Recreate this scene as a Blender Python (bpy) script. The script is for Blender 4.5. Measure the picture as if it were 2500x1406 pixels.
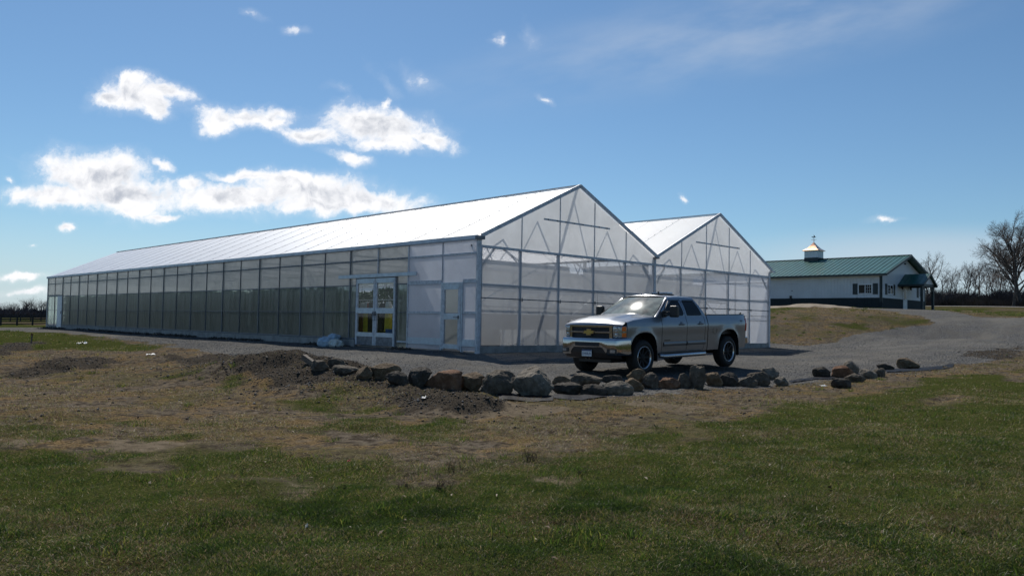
import bpy, bmesh, math, random
import numpy as np
from mathutils import Vector, Matrix
sc = bpy.context.scene
for o in list(bpy.data.objects):
    bpy.data.objects.remove(o, do_unlink=True)
RNG = np.random.default_rng(7)
random.seed(7)
R_ = math.radians
# ------------------------------------------------------------------ camera
FPX = 1951.67                      # focal length in photo pixels (2500 wide)
CAM = np.array([-17.018, -18.823, 0.964])
yaw, pitch, roll = 0.777, 0.043, 0.018
_f = np.array([math.sin(yaw)*math.cos(pitch), math.cos(yaw)*math.cos(pitch), math.sin(pitch)])
_r = np.array([math.cos(yaw), -math.sin(yaw), 0.0]); _u = np.cross(_r, _f)
RT = math.cos(roll)*_r + math.sin(roll)*_u
UP = -math.sin(roll)*_r + math.cos(roll)*_u
FW = _f
cd = bpy.data.cameras.new('camera'); cam = bpy.data.objects.new('camera', cd)
sc.collection.objects.link(cam)
cd.sensor_width = 36.0; cd.sensor_fit = 'HORIZONTAL'; cd.lens = FPX/2500*36
cd.clip_start = 0.1; cd.clip_end = 6000
cam.matrix_world = Matrix(((RT[0], UP[0], -FW[0], CAM[0]), (RT[1], UP[1], -FW[1], CAM[1]), (RT[2], UP[2], -FW[2], CAM[2]), (0, 0, 0, 1)))
sc.camera = cam
# ------------------------------------------------------------------ render settings, exposure
sc.render.engine = 'CYCLES'
cy = sc.cycles
cy.use_denoising = True
cy.max_bounces = 10; cy.diffuse_bounces = 5; cy.glossy_bounces = 4; cy.transmission_bounces = 8
cy.transparent_max_bounces = 16
cy.sample_clamp_indirect = 6.0
cy.caustics_reflective = False; cy.caustics_refractive = False
sc.view_settings.view_transform = 'Standard'; sc.view_settings.look = 'None'
sc.view_settings.exposure = EXPOSURE = 0.0
sc.view_settings.gamma = 1.0
# ------------------------------------------------------------------ sun and sky
SUN_AZ, SUN_EL = R_(27), R_(51)         # azimuth from +Y towards +X
sd = np.array([math.sin(SUN_AZ)*math.cos(SUN_EL), math.cos(SUN_AZ)*math.cos(SUN_EL), math.sin(SUN_EL)])
ld = bpy.data.lights.new('sun', 'SUN'); ld.energy = 4.6; ld.angle = R_(0.53); ld.color = (1.0, 0.95, 0.87)
lo = bpy.data.objects.new('sun', ld); sc.collection.objects.link(lo)
lo.rotation_euler = Vector(sd).to_track_quat('Z', 'Y').to_euler()
lo.location = (0, 0, 60)
w = bpy.data.worlds.new('World'); sc.world = w; w.use_nodes = True
nt = w.node_tree; nt.nodes.clear()
class NT:
    """small helper for node trees"""
    def __init__(s, nt): s.nt = nt
    def n(s, t, **k):
        nd = s.nt.nodes.new(t)
        for a, v in k.items(): setattr(nd, a, v)
        return nd
    def put(s, sock, v):
        if isinstance(v, bpy.types.NodeSocket): s.nt.links.new(v, sock)
        elif v is not None:
            if hasattr(sock.default_value, '__len__') and not hasattr(v, '__len__'): v = (v,)*len(sock.default_value)
            if hasattr(v, '__len__') and len(v) == 3 and len(sock.default_value) == 4: v = (*v, 1)
            sock.default_value = v
    def math(s, op, a, b=None, c=None, clamp=False):
        nd = s.n('ShaderNodeMath', operation=op, use_clamp=clamp)
        for i, v in enumerate((a, b, c)):
            if v is not None: s.put(nd.inputs[i], v)
        return nd.outputs[0]
    def vmath(s, op, a, b=None):
        nd = s.n('ShaderNodeVectorMath', operation=op); s.put(nd.inputs[0], a)
        if b is not None: s.put(nd.inputs[1], b)
        return nd.outputs['Value'] if op in ('DOT_PRODUCT', 'LENGTH') else nd.outputs[0]
    def mix(s, f, a, b, blend='MIX'):
        nd = s.n('ShaderNodeMix', data_type='RGBA', blend_type=blend)
        s.put(nd.inputs[0], f); s.put(nd.inputs[6], a); s.put(nd.inputs[7], b)
        return nd.outputs[2]
    def noise(s, vec, scale, detail=4, rough=.55, dist=0, out=0):
        nd = s.n('ShaderNodeTexNoise'); s.put(nd.inputs['Vector'], vec)
        nd.inputs['Scale'].default_value = scale; nd.inputs['Detail'].default_value = detail
        nd.inputs['Roughness'].default_value = rough; nd.inputs['Distortion'].default_value = dist
        return nd.outputs[out]
    def ramp(s, v, a, b, lo=0.0, hi=1.0):
        nd = s.n('ShaderNodeMapRange', interpolation_type='SMOOTHSTEP')
        s.put(nd.inputs['Value'], v)
        for i, x in ((1, a), (2, b), (3, lo), (4, hi)): nd.inputs[i].default_value = x
        return nd.outputs[0]
    def comb(s, x, y, z=0.0):
        nd = s.n('ShaderNodeCombineXYZ')
        for i, v in enumerate((x, y, z)): s.put(nd.inputs[i], v)
        return nd.outputs[0]
W_ = NT(nt)
sky = W_.n('ShaderNodeTexSky', sky_type='NISHITA', sun_disc=False, sun_elevation=SUN_EL, sun_rotation=SUN_AZ,
           altitude=100.0, air_density=1.0, dust_density=0.25, ozone_density=2.2)
SKY_STRENGTH = 0.084
d = W_.n('ShaderNodeTexCoord').outputs['Generated']
# clouds: fixed in the sky by direction, on a plane tangent to the sky dome towards the clouds' part of it
px_ = W_.vmath('DOT_PRODUCT', d, tuple(RT)); py_ = W_.vmath('DOT_PRODUCT', d, tuple(UP)); pz_ = W_.vmath('DOT_PRODUCT', d, tuple(FW))
front = W_.math('GREATER_THAN', pz_, 0.15)
pzc = W_.math('MAXIMUM', pz_, 0.15)
cx_ = W_.math('DIVIDE', px_, pzc); cy2 = W_.math('DIVIDE', py_, pzc)
P0 = W_.comb(cx_, cy2)
def warp(vec, scale, amt, detail):
    c = W_.noise(vec, scale, detail, .6, out=1)
    c = W_.vmath('SUBTRACT', c, (.5, .5, .5))
    c = W_.vmath('MULTIPLY', c, (amt*1.25, amt*.8, 0))
    return W_.vmath('ADD', vec, c)
P1 = warp(warp(P0, 9.0, .045, 2), 34.0, .026, 6)
CLOUDS = [  # x, y (photo pixels), radii, tilt in degrees, weight
 (335,232,100,44,4,1),(268,236,66,22,0,1),(385,262,34,34,30,1),(408,222,60,26,12,1),(330,196,50,24,8,.9),
 (590,280,112,28,5,.95),(545,290,62,34,0,.85),(668,296,52,28,8,.9),(690,280,50,20,10,.7),
 (930,312,140,50,8,1.1),(890,298,90,40,0,1.1),(785,335,80,24,4,1),(1035,340,70,22,18,1),(950,350,90,28,0,1),(850,390,42,14,20,.6),(938,252,14,18,0,.6),
 (230,430,140,58,10,1.1),(140,475,130,28,2,1.05),(300,475,170,46,4,1.1),(400,528,54,14,6,.9),(330,505,100,25,6,1),(580,478,190,36,3,1.1),
 (760,470,190,44,6,1.15),(900,488,150,28,6,1.05),(620,428,110,16,2,.9),(465,446,44,22,0,.95),(700,440,120,24,4,.95),(780,500,160,24,0,1.05),
 (620,45,18,8,10,.24),(722,68,20,8,5,.42),(1213,85,12,10,60,.26),(1303,92,20,14,60,.20),(1035,197,34,12,32,.24),(1325,242,15,8,30,.42),
 (175,555,24,9,3,.9),(385,405,30,11,25,.65),(1668,481,9,6,40,.42),(2165,545,30,6,0,.38),(940,200,24,12,40,.18),(822,220,14,8,20,.24),
 (45,678,64,9,2,.7),(50,718,74,11,0,.7),(85,598,14,4,0,.5),(5,432,10,7,30,.6)]
acc = None
for (x, y, a, b, t, wt) in CLOUDS:
    m = W_.n('ShaderNodeMapping', vector_type='TEXTURE')
    W_.put(m.inputs['Vector'], P1)
    m.inputs['Location'].default_value = ((x-1250)/FPX, (703-y)/FPX, 0)
    m.inputs['Rotation'].default_value = (0, 0, -R_(t))
    m.inputs['Scale'].default_value = (a*1.28/FPX, b*1.28/FPX, 1)
    L = W_.vmath('LENGTH', m.outputs[0])
    v = W_.math('MULTIPLY_ADD', L, -wt, wt)
    acc = v if acc is None else W_.math('SMOOTH_MAX', acc, v, .12)
nz = W_.noise(P1, 22.0, 8, .60)
nz2 = W_.noise(P0, 120.0, 5, .6)
dens = W_.math('ADD', acc, W_.math('MULTIPLY', W_.math('SUBTRACT', nz, .5), 1.5))
dens = W_.math('ADD', dens, W_.math('MULTIPLY', W_.math('SUBTRACT', nz2, .5), .45))
alpha = W_.math('MAXIMUM', W_.ramp(dens, .02, .64), W_.math('MULTIPLY', W_.ramp(W_.math('ADD', acc, W_.math('MULTIPLY', W_.math('SUBTRACT', nz, .5), 1.2)), -.25, .5), .20))
# thick parts of a cloud let less light through: greyer
nzL = W_.noise(W_.vmath('ADD', P1, (-.004, .013, 0)), 22.0, 5, .55)
nzS = W_.noise(P1, 22.0, 5, .55)
thick = W_.ramp(W_.math('ADD', W_.math('SUBTRACT', nzL, nzS), W_.math('MULTIPLY', dens, .16)), .02, .34)
thick = W_.math('MULTIPLY', thick, W_.ramp(dens, .25, .8))
ccol = W_.mix(thick, (1.03, 1.03, 1.05), (.50, .54, .62))
# thin high veil
vv = W_.n('ShaderNodeMapping', vector_type='TEXTURE'); W_.put(vv.inputs['Vector'], P0)
vv.inputs['Location'].default_value = ((1790-1250)/FPX, (703-80)/FPX, 0); vv.inputs['Rotation'].default_value = (0, 0, R_(11)); vv.inputs['Scale'].default_value = (.50, .085, 1)
vl = W_.ramp(W_.vmath('LENGTH', vv.outputs[0]), 1.0, .0)
vn = W_.noise(W_.vmath('MULTIPLY', vv.outputs[0], (1.0, .55, 1)), 3.0, 5, .55)
veil = W_.math('MULTIPLY', W_.math('MULTIPLY', vl, W_.ramp(vn, .25, .8)), .42)
v2 = W_.n('ShaderNodeMapping', vector_type='TEXTURE'); W_.put(v2.inputs['Vector'], P0)
v2.inputs['Location'].default_value = ((2300-1250)/FPX, (703-640)/FPX, 0); v2.inputs['Scale'].default_value = (.32, .055, 1)
veil2 = W_.math('MULTIPLY', W_.ramp(W_.vmath('LENGTH', v2.outputs[0]), 1.0, .3), .46)
alpha = W_.math('MULTIPLY', alpha, front)
veil = W_.math('MULTIPLY', W_.math('MAXIMUM', veil, veil2), front)
skyc = W_.mix(1.0, sky.outputs[0], (SKY_STRENGTH,)*3, 'MULTIPLY')
skyc = W_.mix(1.0, skyc, (0.75, .955, 1.07), 'MULTIPLY')
sepd = W_.n('ShaderNodeSeparateXYZ'); W_.put(sepd.inputs[0], d)
skyc = W_.mix(W_.ramp(sepd.outputs[2], .13, -.01, 0, .62), skyc, (.54, .64, .80))
skyc = W_.mix(veil, skyc, (.62, .68, .76))
skyc = W_.mix(alpha, skyc, ccol)
bg = W_.n('ShaderNodeBackground'); W_.put(bg.inputs[0], skyc); bg.inputs[1].default_value = 1.0
wo = W_.n('ShaderNodeOutputWorld'); nt.links.new(bg.outputs[0], wo.inputs[0])
w.cycles.sampling_method = 'MANUAL'; w.cycles.sample_map_resolution = 512

# ------------------------------------------------------------------ helpers
C = sc.collection
def tag(o, label=None, cat=None, group=None, kind=None):
    if label: o['label'] = label
    if cat: o['category'] = cat
    if group: o['group'] = group
    if kind: o['kind'] = kind
    return o
def thing(name, label, cat, loc=(0, 0, 0), rotz=0.0, group=None):
    o = bpy.data.objects.new(name, None); C.objects.link(o)
    o.empty_display_size = .2
    o.location = loc; o.rotation_euler = (0, 0, rotz)
    return tag(o, label, cat, group)
def link(name, me, mats, parent=None, smooth=False):
    if not isinstance(mats, (list, tuple)): mats = [mats]
    for m in mats: me.materials.append(m)
    if smooth: me.polygons.foreach_set('use_smooth', np.ones(len(me.polygons), bool))
    o = bpy.data.objects.new(name, me); C.objects.link(o)
    if parent is not None: o.parent = parent
    return o
class MB:
    def __init__(s): s.v = []; s.f = []; s.mi = []; s.cur = 0
    def add(s, vs, fs):
        b = len(s.v); s.v += [tuple(map(float, p)) for p in vs]
        for f in fs: s.f.append([b+i for i in f]); s.mi.append(s.cur)
    def box(s, lo, hi):
        x0, y0, z0 = lo; x1, y1, z1 = hi
        s.add([(x0,y0,z0),(x1,y0,z0),(x1,y1,z0),(x0,y1,z0),(x0,y0,z1),(x1,y0,z1),(x1,y1,z1),(x0,y1,z1)],
              [(0,3,2,1),(4,5,6,7),(0,1,5,4),(1,2,6,5),(2,3,7,6),(3,0,4,7)])
        return s
    def beam(s, a, b, w, h, up=(0, 0, 1)):
        a = Vector(a); b = Vector(b); d = (b-a).normalized(); u = Vector(up)
        if abs(d.dot(u)) > .98: u = Vector((0, 1, 0))
        r = d.cross(u).normalized(); u = r.cross(d)
        vs = []
        for p in (a, b):
            for i, j in ((-1,-1),(1,-1),(1,1),(-1,1)): vs.append(p + r*(w/2*i) + u*(h/2*j))
        s.add(vs, [(0,3,2,1),(4,5,6,7),(0,1,5,4),(1,2,6,5),(2,3,7,6),(3,0,4,7)]); return s
    def tube(s, pts, rad, n=8, cap=True):
        pts = [Vector(p) for p in pts]; k = len(pts)
        if not hasattr(rad, '__len__'): rad = [rad]*k
        vs = []; fs = []; u = None
        for i, p in enumerate(pts):
            d = (pts[min(i+1, k-1)] - pts[max(i-1, 0)]).normalized()
            if u is None:
                u = d.orthogonal().normalized()
            else: u = (u - d*u.dot(d)).normalized()
            r = d.cross(u)
            for j in range(n):
                t = 2*math.pi*j/n; vs.append(p + (u*math.cos(t) + r*math.sin(t))*rad[i])
        for i in range(k-1):
            for j in range(n):
                a = i*n+j; b = i*n+(j+1) % n; fs.append((a, b, b+n, a+n))
        if cap: fs.append(tuple(reversed(range(n)))); fs.append(tuple(range((k-1)*n, k*n)))
        s.add(vs, fs); return s
    def prism(s, poly, vec):
        n = len(poly); vec = Vector(vec); ps = [Vector(p) for p in poly]
        s.add(ps + [p+vec for p in ps], [tuple(reversed(range(n))), tuple(range(n, 2*n))] + [(i, (i+1) % n, (i+1) % n+n, i+n) for i in range(n)]); return s
    def grid(s, P):
        P = np.asarray(P, float); a, b = P.shape[:2]
        s.add(P.reshape(-1, 3), [(i*b+j, i*b+j+1, (i+1)*b+j+1, (i+1)*b+j) for i in range(a-1) for j in range(b-1)]); return s
    def lathe(s, prof, axis_o, axis='y', n=40):
        o = Vector(axis_o); vs = []; fs = []; k = len(prof)
        for i in range(n):
            t = 2*math.pi*i/n
            for r, h in prof:
                c, q = r*math.cos(t), r*math.sin(t)
                vs.append(o + (Vector((c, h, q)) if axis == 'y' else Vector((c, q, h)) if axis == 'z' else Vector((h, c, q))))
        for i in range(n):
            for j in range(k-1):
                a = i*k+j; b = ((i+1) % n)*k+j; fs.append((a, a+1, b+1, b))
        s.add(vs, fs); return s
    def build(s, name, mats, parent=None, smooth=False, bevel=0, seg=2, autosmooth=None, recalc=True):
        me = bpy.data.meshes.new(name); me.from_pydata(s.v, [], s.f); me.update()
        if len(set(s.mi)) > 1: me.polygons.foreach_set('material_index', s.mi)
        bm = bmesh.new(); bm.from_mesh(me)
        if recalc: bmesh.ops.recalc_face_normals(bm, faces=bm.faces)
        if bevel:
            bmesh.ops.bevel(bm, geom=[e for e in bm.edges if e.is_manifold and e.calc_face_angle(0) > .5], offset=bevel, segments=seg, affect='EDGES', profile=.6, clamp_overlap=True)
        if autosmooth:
            for f in bm.faces: f.smooth = True
            for e in bm.edges:
                if e.is_manifold and e.calc_face_angle(0) > R_(autosmooth): e.smooth = False
        bm.to_mesh(me); bm.free()
        return link(name, me, mats, parent, smooth)
def np_mesh(name, V, F, mats, parent=None, smooth=False):
    me = bpy.data.meshes.new(name); V = np.asarray(V, np.float32); F = np.asarray(F, np.int32)
    me.vertices.add(len(V)); me.vertices.foreach_set('co', V.ravel())
    k = F.shape[1]; me.loops.add(F.size); me.loops.foreach_set('vertex_index', F.ravel())
    me.polygons.add(len(F)); me.polygons.foreach_set('loop_start', np.arange(0, F.size, k, dtype=np.int32))
    me.update(calc_edges=True); me.validate()
    return link(name, me, mats, parent, smooth)
# ------------------------------------------------------------------ materials
def mat(name, col, rough=.6, metal=0.0, var=.12, vscale=6.0, bump=0.0, bscale=40.0, spec=.5, coat=0.0, col2=None, stretch=None, coatrough=.03, obj=True):
    m = bpy.data.materials.new(name); m.use_nodes = True; t = NT(m.node_tree)
    b = m.node_tree.nodes['Principled BSDF']
    co = t.n('ShaderNodeTexCoord').outputs['Object' if obj else 'Generated']
    if stretch: co = t.vmath('MULTIPLY', co, stretch)
    nzv = t.noise(co, vscale, 5, .6)
    c2 = col2 if col2 else tuple(c*(1-var*2) for c in col)
    c1 = col if col2 else tuple(min(1, c*(1+var)) for c in col)
    t.put(b.inputs['Base Color'], t.mix(t.ramp(nzv, .3, .7), c2, c1))
    b.inputs['Metallic'].default_value = metal
    t.put(b.inputs['Roughness'], t.ramp(t.noise(co, vscale*2.3, 3), .2, .8, max(.02, rough*.85), min(1, rough*1.15)))
    b.inputs['Specular IOR Level'].default_value = spec
    b.inputs['Coat Weight'].default_value = coat; b.inputs['Coat Roughness'].default_value = coatrough
    if bump:
        bn = t.n('ShaderNodeBump'); bn.inputs['Strength'].default_value = bump; bn.inputs['Distance'].default_value = .02
        t.put(bn.inputs['Height'], t.noise(co, bscale, 6, .65)); t.put(b.inputs['Normal'], bn.outputs[0])
    return m
M = {}
M['steel'] = mat('galvanised_steel', (.50, .525, .57), .48, .2, .12, 9)
M['post'] = mat('dull_post', (.15, .165, .19), .5, .3, .12, 9)
M['bench'] = mat('bench_grey', (.09, .09, .11), .6, .2, .12, 6)
M['gutter'] = mat('bright_gutter', (.52, .56, .63), .42, .3, .08, 3)
M['seam'] = mat('roof_seam_strip', (.64, .65, .67), .5, .1, .08, 6)
M['steel_dark'] = mat('weathered_steel', (.17, .18, .20), .5, .4, .2, 9)
M['alu'] = mat('aluminium_door', (.50, .56, .62), .38, .35, .08, 5)
M['black'] = mat('black_plastic', (.012, .012, .014), .45, 0, .2, 20)
M['rubber'] = mat('tyre_rubber', (.012, .012, .012), .8, 0, .2, 20, bump=.3, bscale=60)
M['chrome'] = mat('chrome', (.42, .425, .44), .10, 1.0, .03, 12)
M['paint'] = mat('silver_paint', (.215, .228, .252), .34, .78, .03, 300, coat=.6)
M['darkpaint'] = mat('dark_trim', (.02, .021, .024), .35, 0, .1, 20)
M['carglass'] = mat('car_glass', (.004, .005, .006), .03, 0, .1, 4, spec=.16)
M['amber'] = mat('amber_lens', (.75, .16, .02), .15, 0, .05, 20, coat=.6)
M['lens'] = mat('headlamp_lens', (.42, .45, .48), .12, .5, .15, 25, coat=1)
M['red'] = mat('red_lens', (.32, .012, .015), .15, 0, .1, 20, coat=.6)
M['gold'] = mat('gold_emblem', (.48, .33, .09), .3, .6, .05, 20)
M['plate'] = mat('plate_white', (.62, .66, .68), .4, 0, .08, 30)
M['ink'] = mat('plate_ink', (.03, .05, .16), .5, 0, .05, 30)
M['white'] = mat('white_trim', (.72, .73, .74), .45, 0, .05, 6)
M['green_dark'] = mat('dark_green_metal', (.012, .030, .034), .5, .0, .15, 3)
M['copper'] = mat('copper_sheet', (.86, .50, .32), .30, 1.0, .12, 4)
M['wood_black'] = mat('black_fence_paint', (.014, .013, .014), .7, 0, .3, 8)
M['bark'] = mat('grey_bark', (.085, .070, .060), .9, 0, .3, 4, bump=.4, bscale=12)
M['twig'] = mat('twig_bark', (.125, .105, .095), .9, 0, .25, 3)
M['wood'] = mat('weathered_timber', (.16, .13, .10), .85, 0, .25, 8, bump=.4, bscale=30, stretch=(1, 1, 6))
M['rust'] = mat('rusty_steel', (.20, .075, .035), .85, .1, .3, 20)
M['concrete'] = mat('concrete', (.30, .29, .27), .9, 0, .15, 3, bump=.2, bscale=30)
M['sack'] = mat('pale_blue_sack', (.33, .45, .55), .55, 0, .15, 7, bump=.5, bscale=14)
M['sack_white'] = mat('cream_sack', (.50, .54, .52), .55, 0, .15, 7, bump=.5, bscale=14)
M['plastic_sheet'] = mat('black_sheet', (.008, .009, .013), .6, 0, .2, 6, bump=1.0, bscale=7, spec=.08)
M['litter'] = mat('white_litter', (.70, .70, .68), .7, 0, .1, 10)
M['redbit'] = mat('red_litter', (.45, .02, .03), .5, 0, .1, 10)
M['yellow'] = mat('yellow_cloth', (.62, .50, .05), .7, 0, .12, 6, bump=.4, bscale=10)
M['cloth_white'] = mat('white_cloth', (.62, .61, .56), .8, 0, .1, 6, bump=.4, bscale=10)
M['cloth_dark'] = mat('dark_cloth', (.015, .017, .022), .85, 0, .2, 6, bump=.4, bscale=10)
M['cloth_brown'] = mat('brown_cloth', (.07, .03, .015), .85, 0, .2, 6, bump=.4, bscale=10)
M['cloth_red'] = mat('red_cloth', (.50, .10, .06), .8, 0, .2, 6)
M['blue'] = mat('blue_bucket', (.02, .10, .28), .5, 0, .1, 6)
def glassmat(name, tint, gloss=.12):
    m = bpy.data.materials.new(name); m.use_nodes = True; t = NT(m.node_tree); t.nt.nodes.clear()
    tr = t.n('ShaderNodeBsdfTransparent'); t.put(tr.inputs[0], tint)
    gl = t.n('ShaderNodeBsdfGlossy'); gl.inputs['Roughness'].default_value = .03
    fr = t.n('ShaderNodeFresnel'); fr.inputs[0].default_value = 1.45
    bk = t.math('SUBTRACT', 1.0, t.n('ShaderNodeNewGeometry').outputs['Backfacing'])
    mx = t.n('ShaderNodeMixShader'); t.put(mx.inputs[0], t.math('MULTIPLY', fr.outputs[0], bk)); t.nt.links.new(tr.outputs[0], mx.inputs[1]); t.nt.links.new(gl.outputs[0], mx.inputs[2])
    o = t.n('ShaderNodeOutputMaterial'); t.nt.links.new(mx.outputs[0], o.inputs[0]); return m
M['glass'] = glassmat('door_glass', (.80, .84, .82))
def film(name, col, see, trans, gloss, refr=0.0, rough=.3, streak=0.0, refr_col=None, vary=.06):
    """translucent sheet: part see-through, part light-spreading, part reflecting"""
    m = bpy.data.materials.new(name); m.use_nodes = True; t = NT(m.node_tree); t.nt.nodes.clear()
    co = t.n('ShaderNodeTexCoord').outputs['Object']
    v = t.noise(co, .9, 4, .6)
    c = t.mix(t.ramp(v, .3, .7), tuple(x*(1-vary*2) for x in col), col)
    df = t.n('ShaderNodeBsdfDiffuse'); t.put(df.inputs[0], c)
    tl = t.n('ShaderNodeBsdfTranslucent'); t.put(tl.inputs[0], c)
    tr = t.n('ShaderNodeBsdfTransparent'); t.put(tr.inputs[0], (.95, .96, .97))
    if refr:
        rf = t.n('ShaderNodeBsdfRefraction'); rf.inputs['IOR'].default_value = 1.02; rf.inputs['Roughness'].default_value = rough
        t.put(rf.inputs[0], refr_col or (.85, .9, .88))
    gl = t.n('ShaderNodeBsdfGlossy'); gl.inputs['Roughness'].default_value = .22; t.put(gl.inputs[0], (.9, .9, .92))
    def mx(f, a, b):
        n = t.n('ShaderNodeMixShader'); t.put(n.inputs[0], f); t.nt.links.new(a, n.inputs[1]); t.nt.links.new(b, n.inputs[2]); return n.outputs[0]
    sh = mx(trans, df.outputs[0], tl.outputs[0])
    s_amt = see
    if streak:
        st = t.ramp(t.noise(t.vmath('MULTIPLY', co, (5, 5, .22)), 1.0, 6, .7), .34, .70, 1-streak, 1.0)
        s_amt = t.math('MULTIPLY', st, see)
        # mist settled inside the panes, heavier towards the bottom rail
        sz = t.n('ShaderNodeSeparateXYZ'); t.put(sz.inputs[0], co)
        fog = t.math('MULTIPLY', t.ramp(sz.outputs[2], 1.05, .25), t.ramp(t.noise(t.vmath('MULTIPLY', co, (1.6, 1.6, .8)), 1.0, 5, .7), .30, .65, .25, 1.0))
        s_amt = t.math('MULTIPLY', s_amt, t.math('SUBTRACT', 1.0, t.math('MULTIPLY', fog, .62)))
    sh = mx(s_amt, sh, rf.outputs[0] if refr else tr.outputs[0])
    if refr:
        sh = mx(.06, sh, tr.outputs[0])
    lw = t.n('ShaderNodeFresnel'); lw.inputs[0].default_value = 1.45
    bk = t.math('SUBTRACT', 1.0, t.n('ShaderNodeNewGeometry').outputs['Backfacing'])
    sh = mx(t.math('MULTIPLY', t.math('MULTIPLY', lw.outputs[0], bk), gloss), sh, gl.outputs[0])
    o = t.n('ShaderNodeOutputMaterial'); t.nt.links.new(sh, o.inputs[0]); return m
M['front_film'] = film('clear_white_film', (.76, .78, .80), .46, .80, .3)
M['gable_film'] = film('milky_film', (.92, .94, .94), .02, .90, .3)
M['partition'] = film('white_inner_film', (.80, .81, .81), .05, .58, .1)
M['white_panel'] = film('white_side_panel', (.80, .83, .90), .03, .66, .4)
M['side_panel'] = film('twin_wall_polycarbonate', (.23, .285, .275), .80, .62, .5, refr=1, rough=.5, streak=.70, refr_col=(.62, .78, .72))
M['side_panel_up'] = film('twin_wall_polycarbonate_upper', (.40, .42, .40), .10, .70, .5, refr=1, rough=.50, streak=.3, refr_col=(.82, .85, .82))
def roofmat(name, col, gloss, rough, through):
    m = bpy.data.materials.new(name); m.use_nodes = True; t = NT(m.node_tree); t.nt.nodes.clear()
    co = t.n('ShaderNodeTexCoord').outputs['Object']
    v = t.noise(t.vmath('MULTIPLY', co, (1, .5, 1)), .8, 5, .6)
    c = t.mix(t.ramp(v, .3, .75), tuple(x*.93 for x in col), col)
    df = t.n('ShaderNodeBsdfDiffuse'); t.put(df.inputs[0], c)
    tl = t.n('ShaderNodeBsdfTranslucent'); t.put(tl.inputs[0], c)
    tr = t.n('ShaderNodeBsdfTransparent')
    gl = t.n('ShaderNodeBsdfGlossy'); gl.inputs['Roughness'].default_value = rough
    def mx(f, a, b):
        n = t.n('ShaderNodeMixShader'); t.put(n.inputs[0], f); t.nt.links.new(a, n.inputs[1]); t.nt.links.new(b, n.inputs[2]); return n.outputs[0]
    sh = mx(.50, df.outputs[0], tl.outputs[0])
    sh = mx(through, sh, tr.outputs[0])
    fr = t.n('ShaderNodeFresnel'); fr.inputs[0].default_value = 1.5
    bk = t.math('SUBTRACT', 1.0, t.n('ShaderNodeNewGeometry').outputs['Backfacing'])
    sh = mx(t.math('MULTIPLY', t.math('MULTIPLY', fr.outputs[0], bk), gloss), sh, gl.outputs[0])
    o = t.n('ShaderNodeOutputMaterial'); t.nt.links.new(sh, o.inputs[0]); return m
M['roof'] = roofmat('white_roof_sheet', (.72, .74, .79), 1.0, .40, .16)
M['roof_new'] = roofmat('matt_roof_sheet', (.80, .80, .81), .35, .5, .30)
# ------------------------------------------------------------------ terrain
def ray(px, py):
    px = np.asarray(px, float); py = np.asarray(py, float)
    d = FW*FPX + np.multiply.outer(px-1250, RT) - np.multiply.outer(py-703, UP)
    return d/np.linalg.norm(d, axis=-1, keepdims=True)
def hash2(ix, iy, seed):
    n = (ix.astype(np.int64)*374761393 + iy.astype(np.int64)*668265263 + seed*1442695041) & 0x7fffffff
    n = ((n ^ (n >> 13))*1274126177) & 0x7fffffff
    return ((n ^ (n >> 16)) & 0xffff)/65535.0
def vnoise(x, y, seed=0):
    ix = np.floor(x); iy = np.floor(y); fx = x-ix; fy = y-iy
    fx = fx*fx*(3-2*fx); fy = fy*fy*(3-2*fy)
    a = hash2(ix, iy, seed); b = hash2(ix+1, iy, seed); c = hash2(ix, iy+1, seed); e = hash2(ix+1, iy+1, seed)
    return (a+(b-a)*fx)*(1-fy) + (c+(e-c)*fx)*fy
def fbm(x, y, freq, oct=4, seed=0, gain=.5):
    s = np.zeros(np.shape(x)); a = 1.0; t = 0
    for i in range(oct):
        s += a*(vnoise(x*freq+i*17.3, y*freq-i*9.1, seed+i)-.5); t += a; a *= gain; freq *= 2.03
    return s/t*2
def sstep(a, b, x):
    t = np.clip((x-a)/(b-a), 0, 1); return t*t*(3-2*t)
W, H, RZ, G, P = 9.497, 3.592, 5.908, 3.381, 1.829
L = 26*P
CP = [(0,0,-.03),(0,12,-.03),(0,24,-.02),(0,36,-.02),(0,47.6,-.05),(9.5,0,-.03),(19,0,-.03),(19,20,.1),(19,47,.1),(9.5,25,0),(-2.5,3,-.12),(-2.5,15,-.12),(-2.5,30,-.15),
      (-.67,-6.72,-.24),(-.61,-5.0,-.24),(3.235,-6.84,-.19),(3.28,-5.1,-.17),(5,-2,-.1),(10,-3,-.09),(16,-3,-.05),
      (CAM[0],CAM[1],-.62),(-30,-30,-.7),(-60,-10,-.9),(-60,40,-.8),(0,-60,-.3),(60,-40,1.0),(100,-20,3.0),(-25,-5,-.68),(-3,-25,-.5),(10,80,-.2),(15,55,-.05)]
def at_z(px, py, z):
    d = ray(px, py); t = (z-CAM[2])/d[2]; return CAM+t*d
def at_d(px, py, D):
    d = ray(px, py); return CAM + d*D/math.hypot(d[0], d[1])
for a in [(1300,968,-.52),(1000,945,-.50),(880,920,-.47),(770,905,-.42),(1600,962,-.48),(1850,940,-.43),(2060,945,-.40),(2240,905,-.28),(1300,912,-.31),(1000,905,-.33),(1700,905,-.27),(1900,885,-.18),
          (1250,1406,-.62),(0,1406,-.62),(2500,1406,-.5),(1250,1100,-.62),(300,1050,-.62),(2300,1050,-.45),(0,950,-.60),(300,900,-.5),(80,838,-.45),(600,870,-.3),(2500,930,-.2),
          (2500,850,.15),(2300,850,0),(2100,850,-.03)]:
    CP.append(tuple(at_z(*a)))
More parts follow.
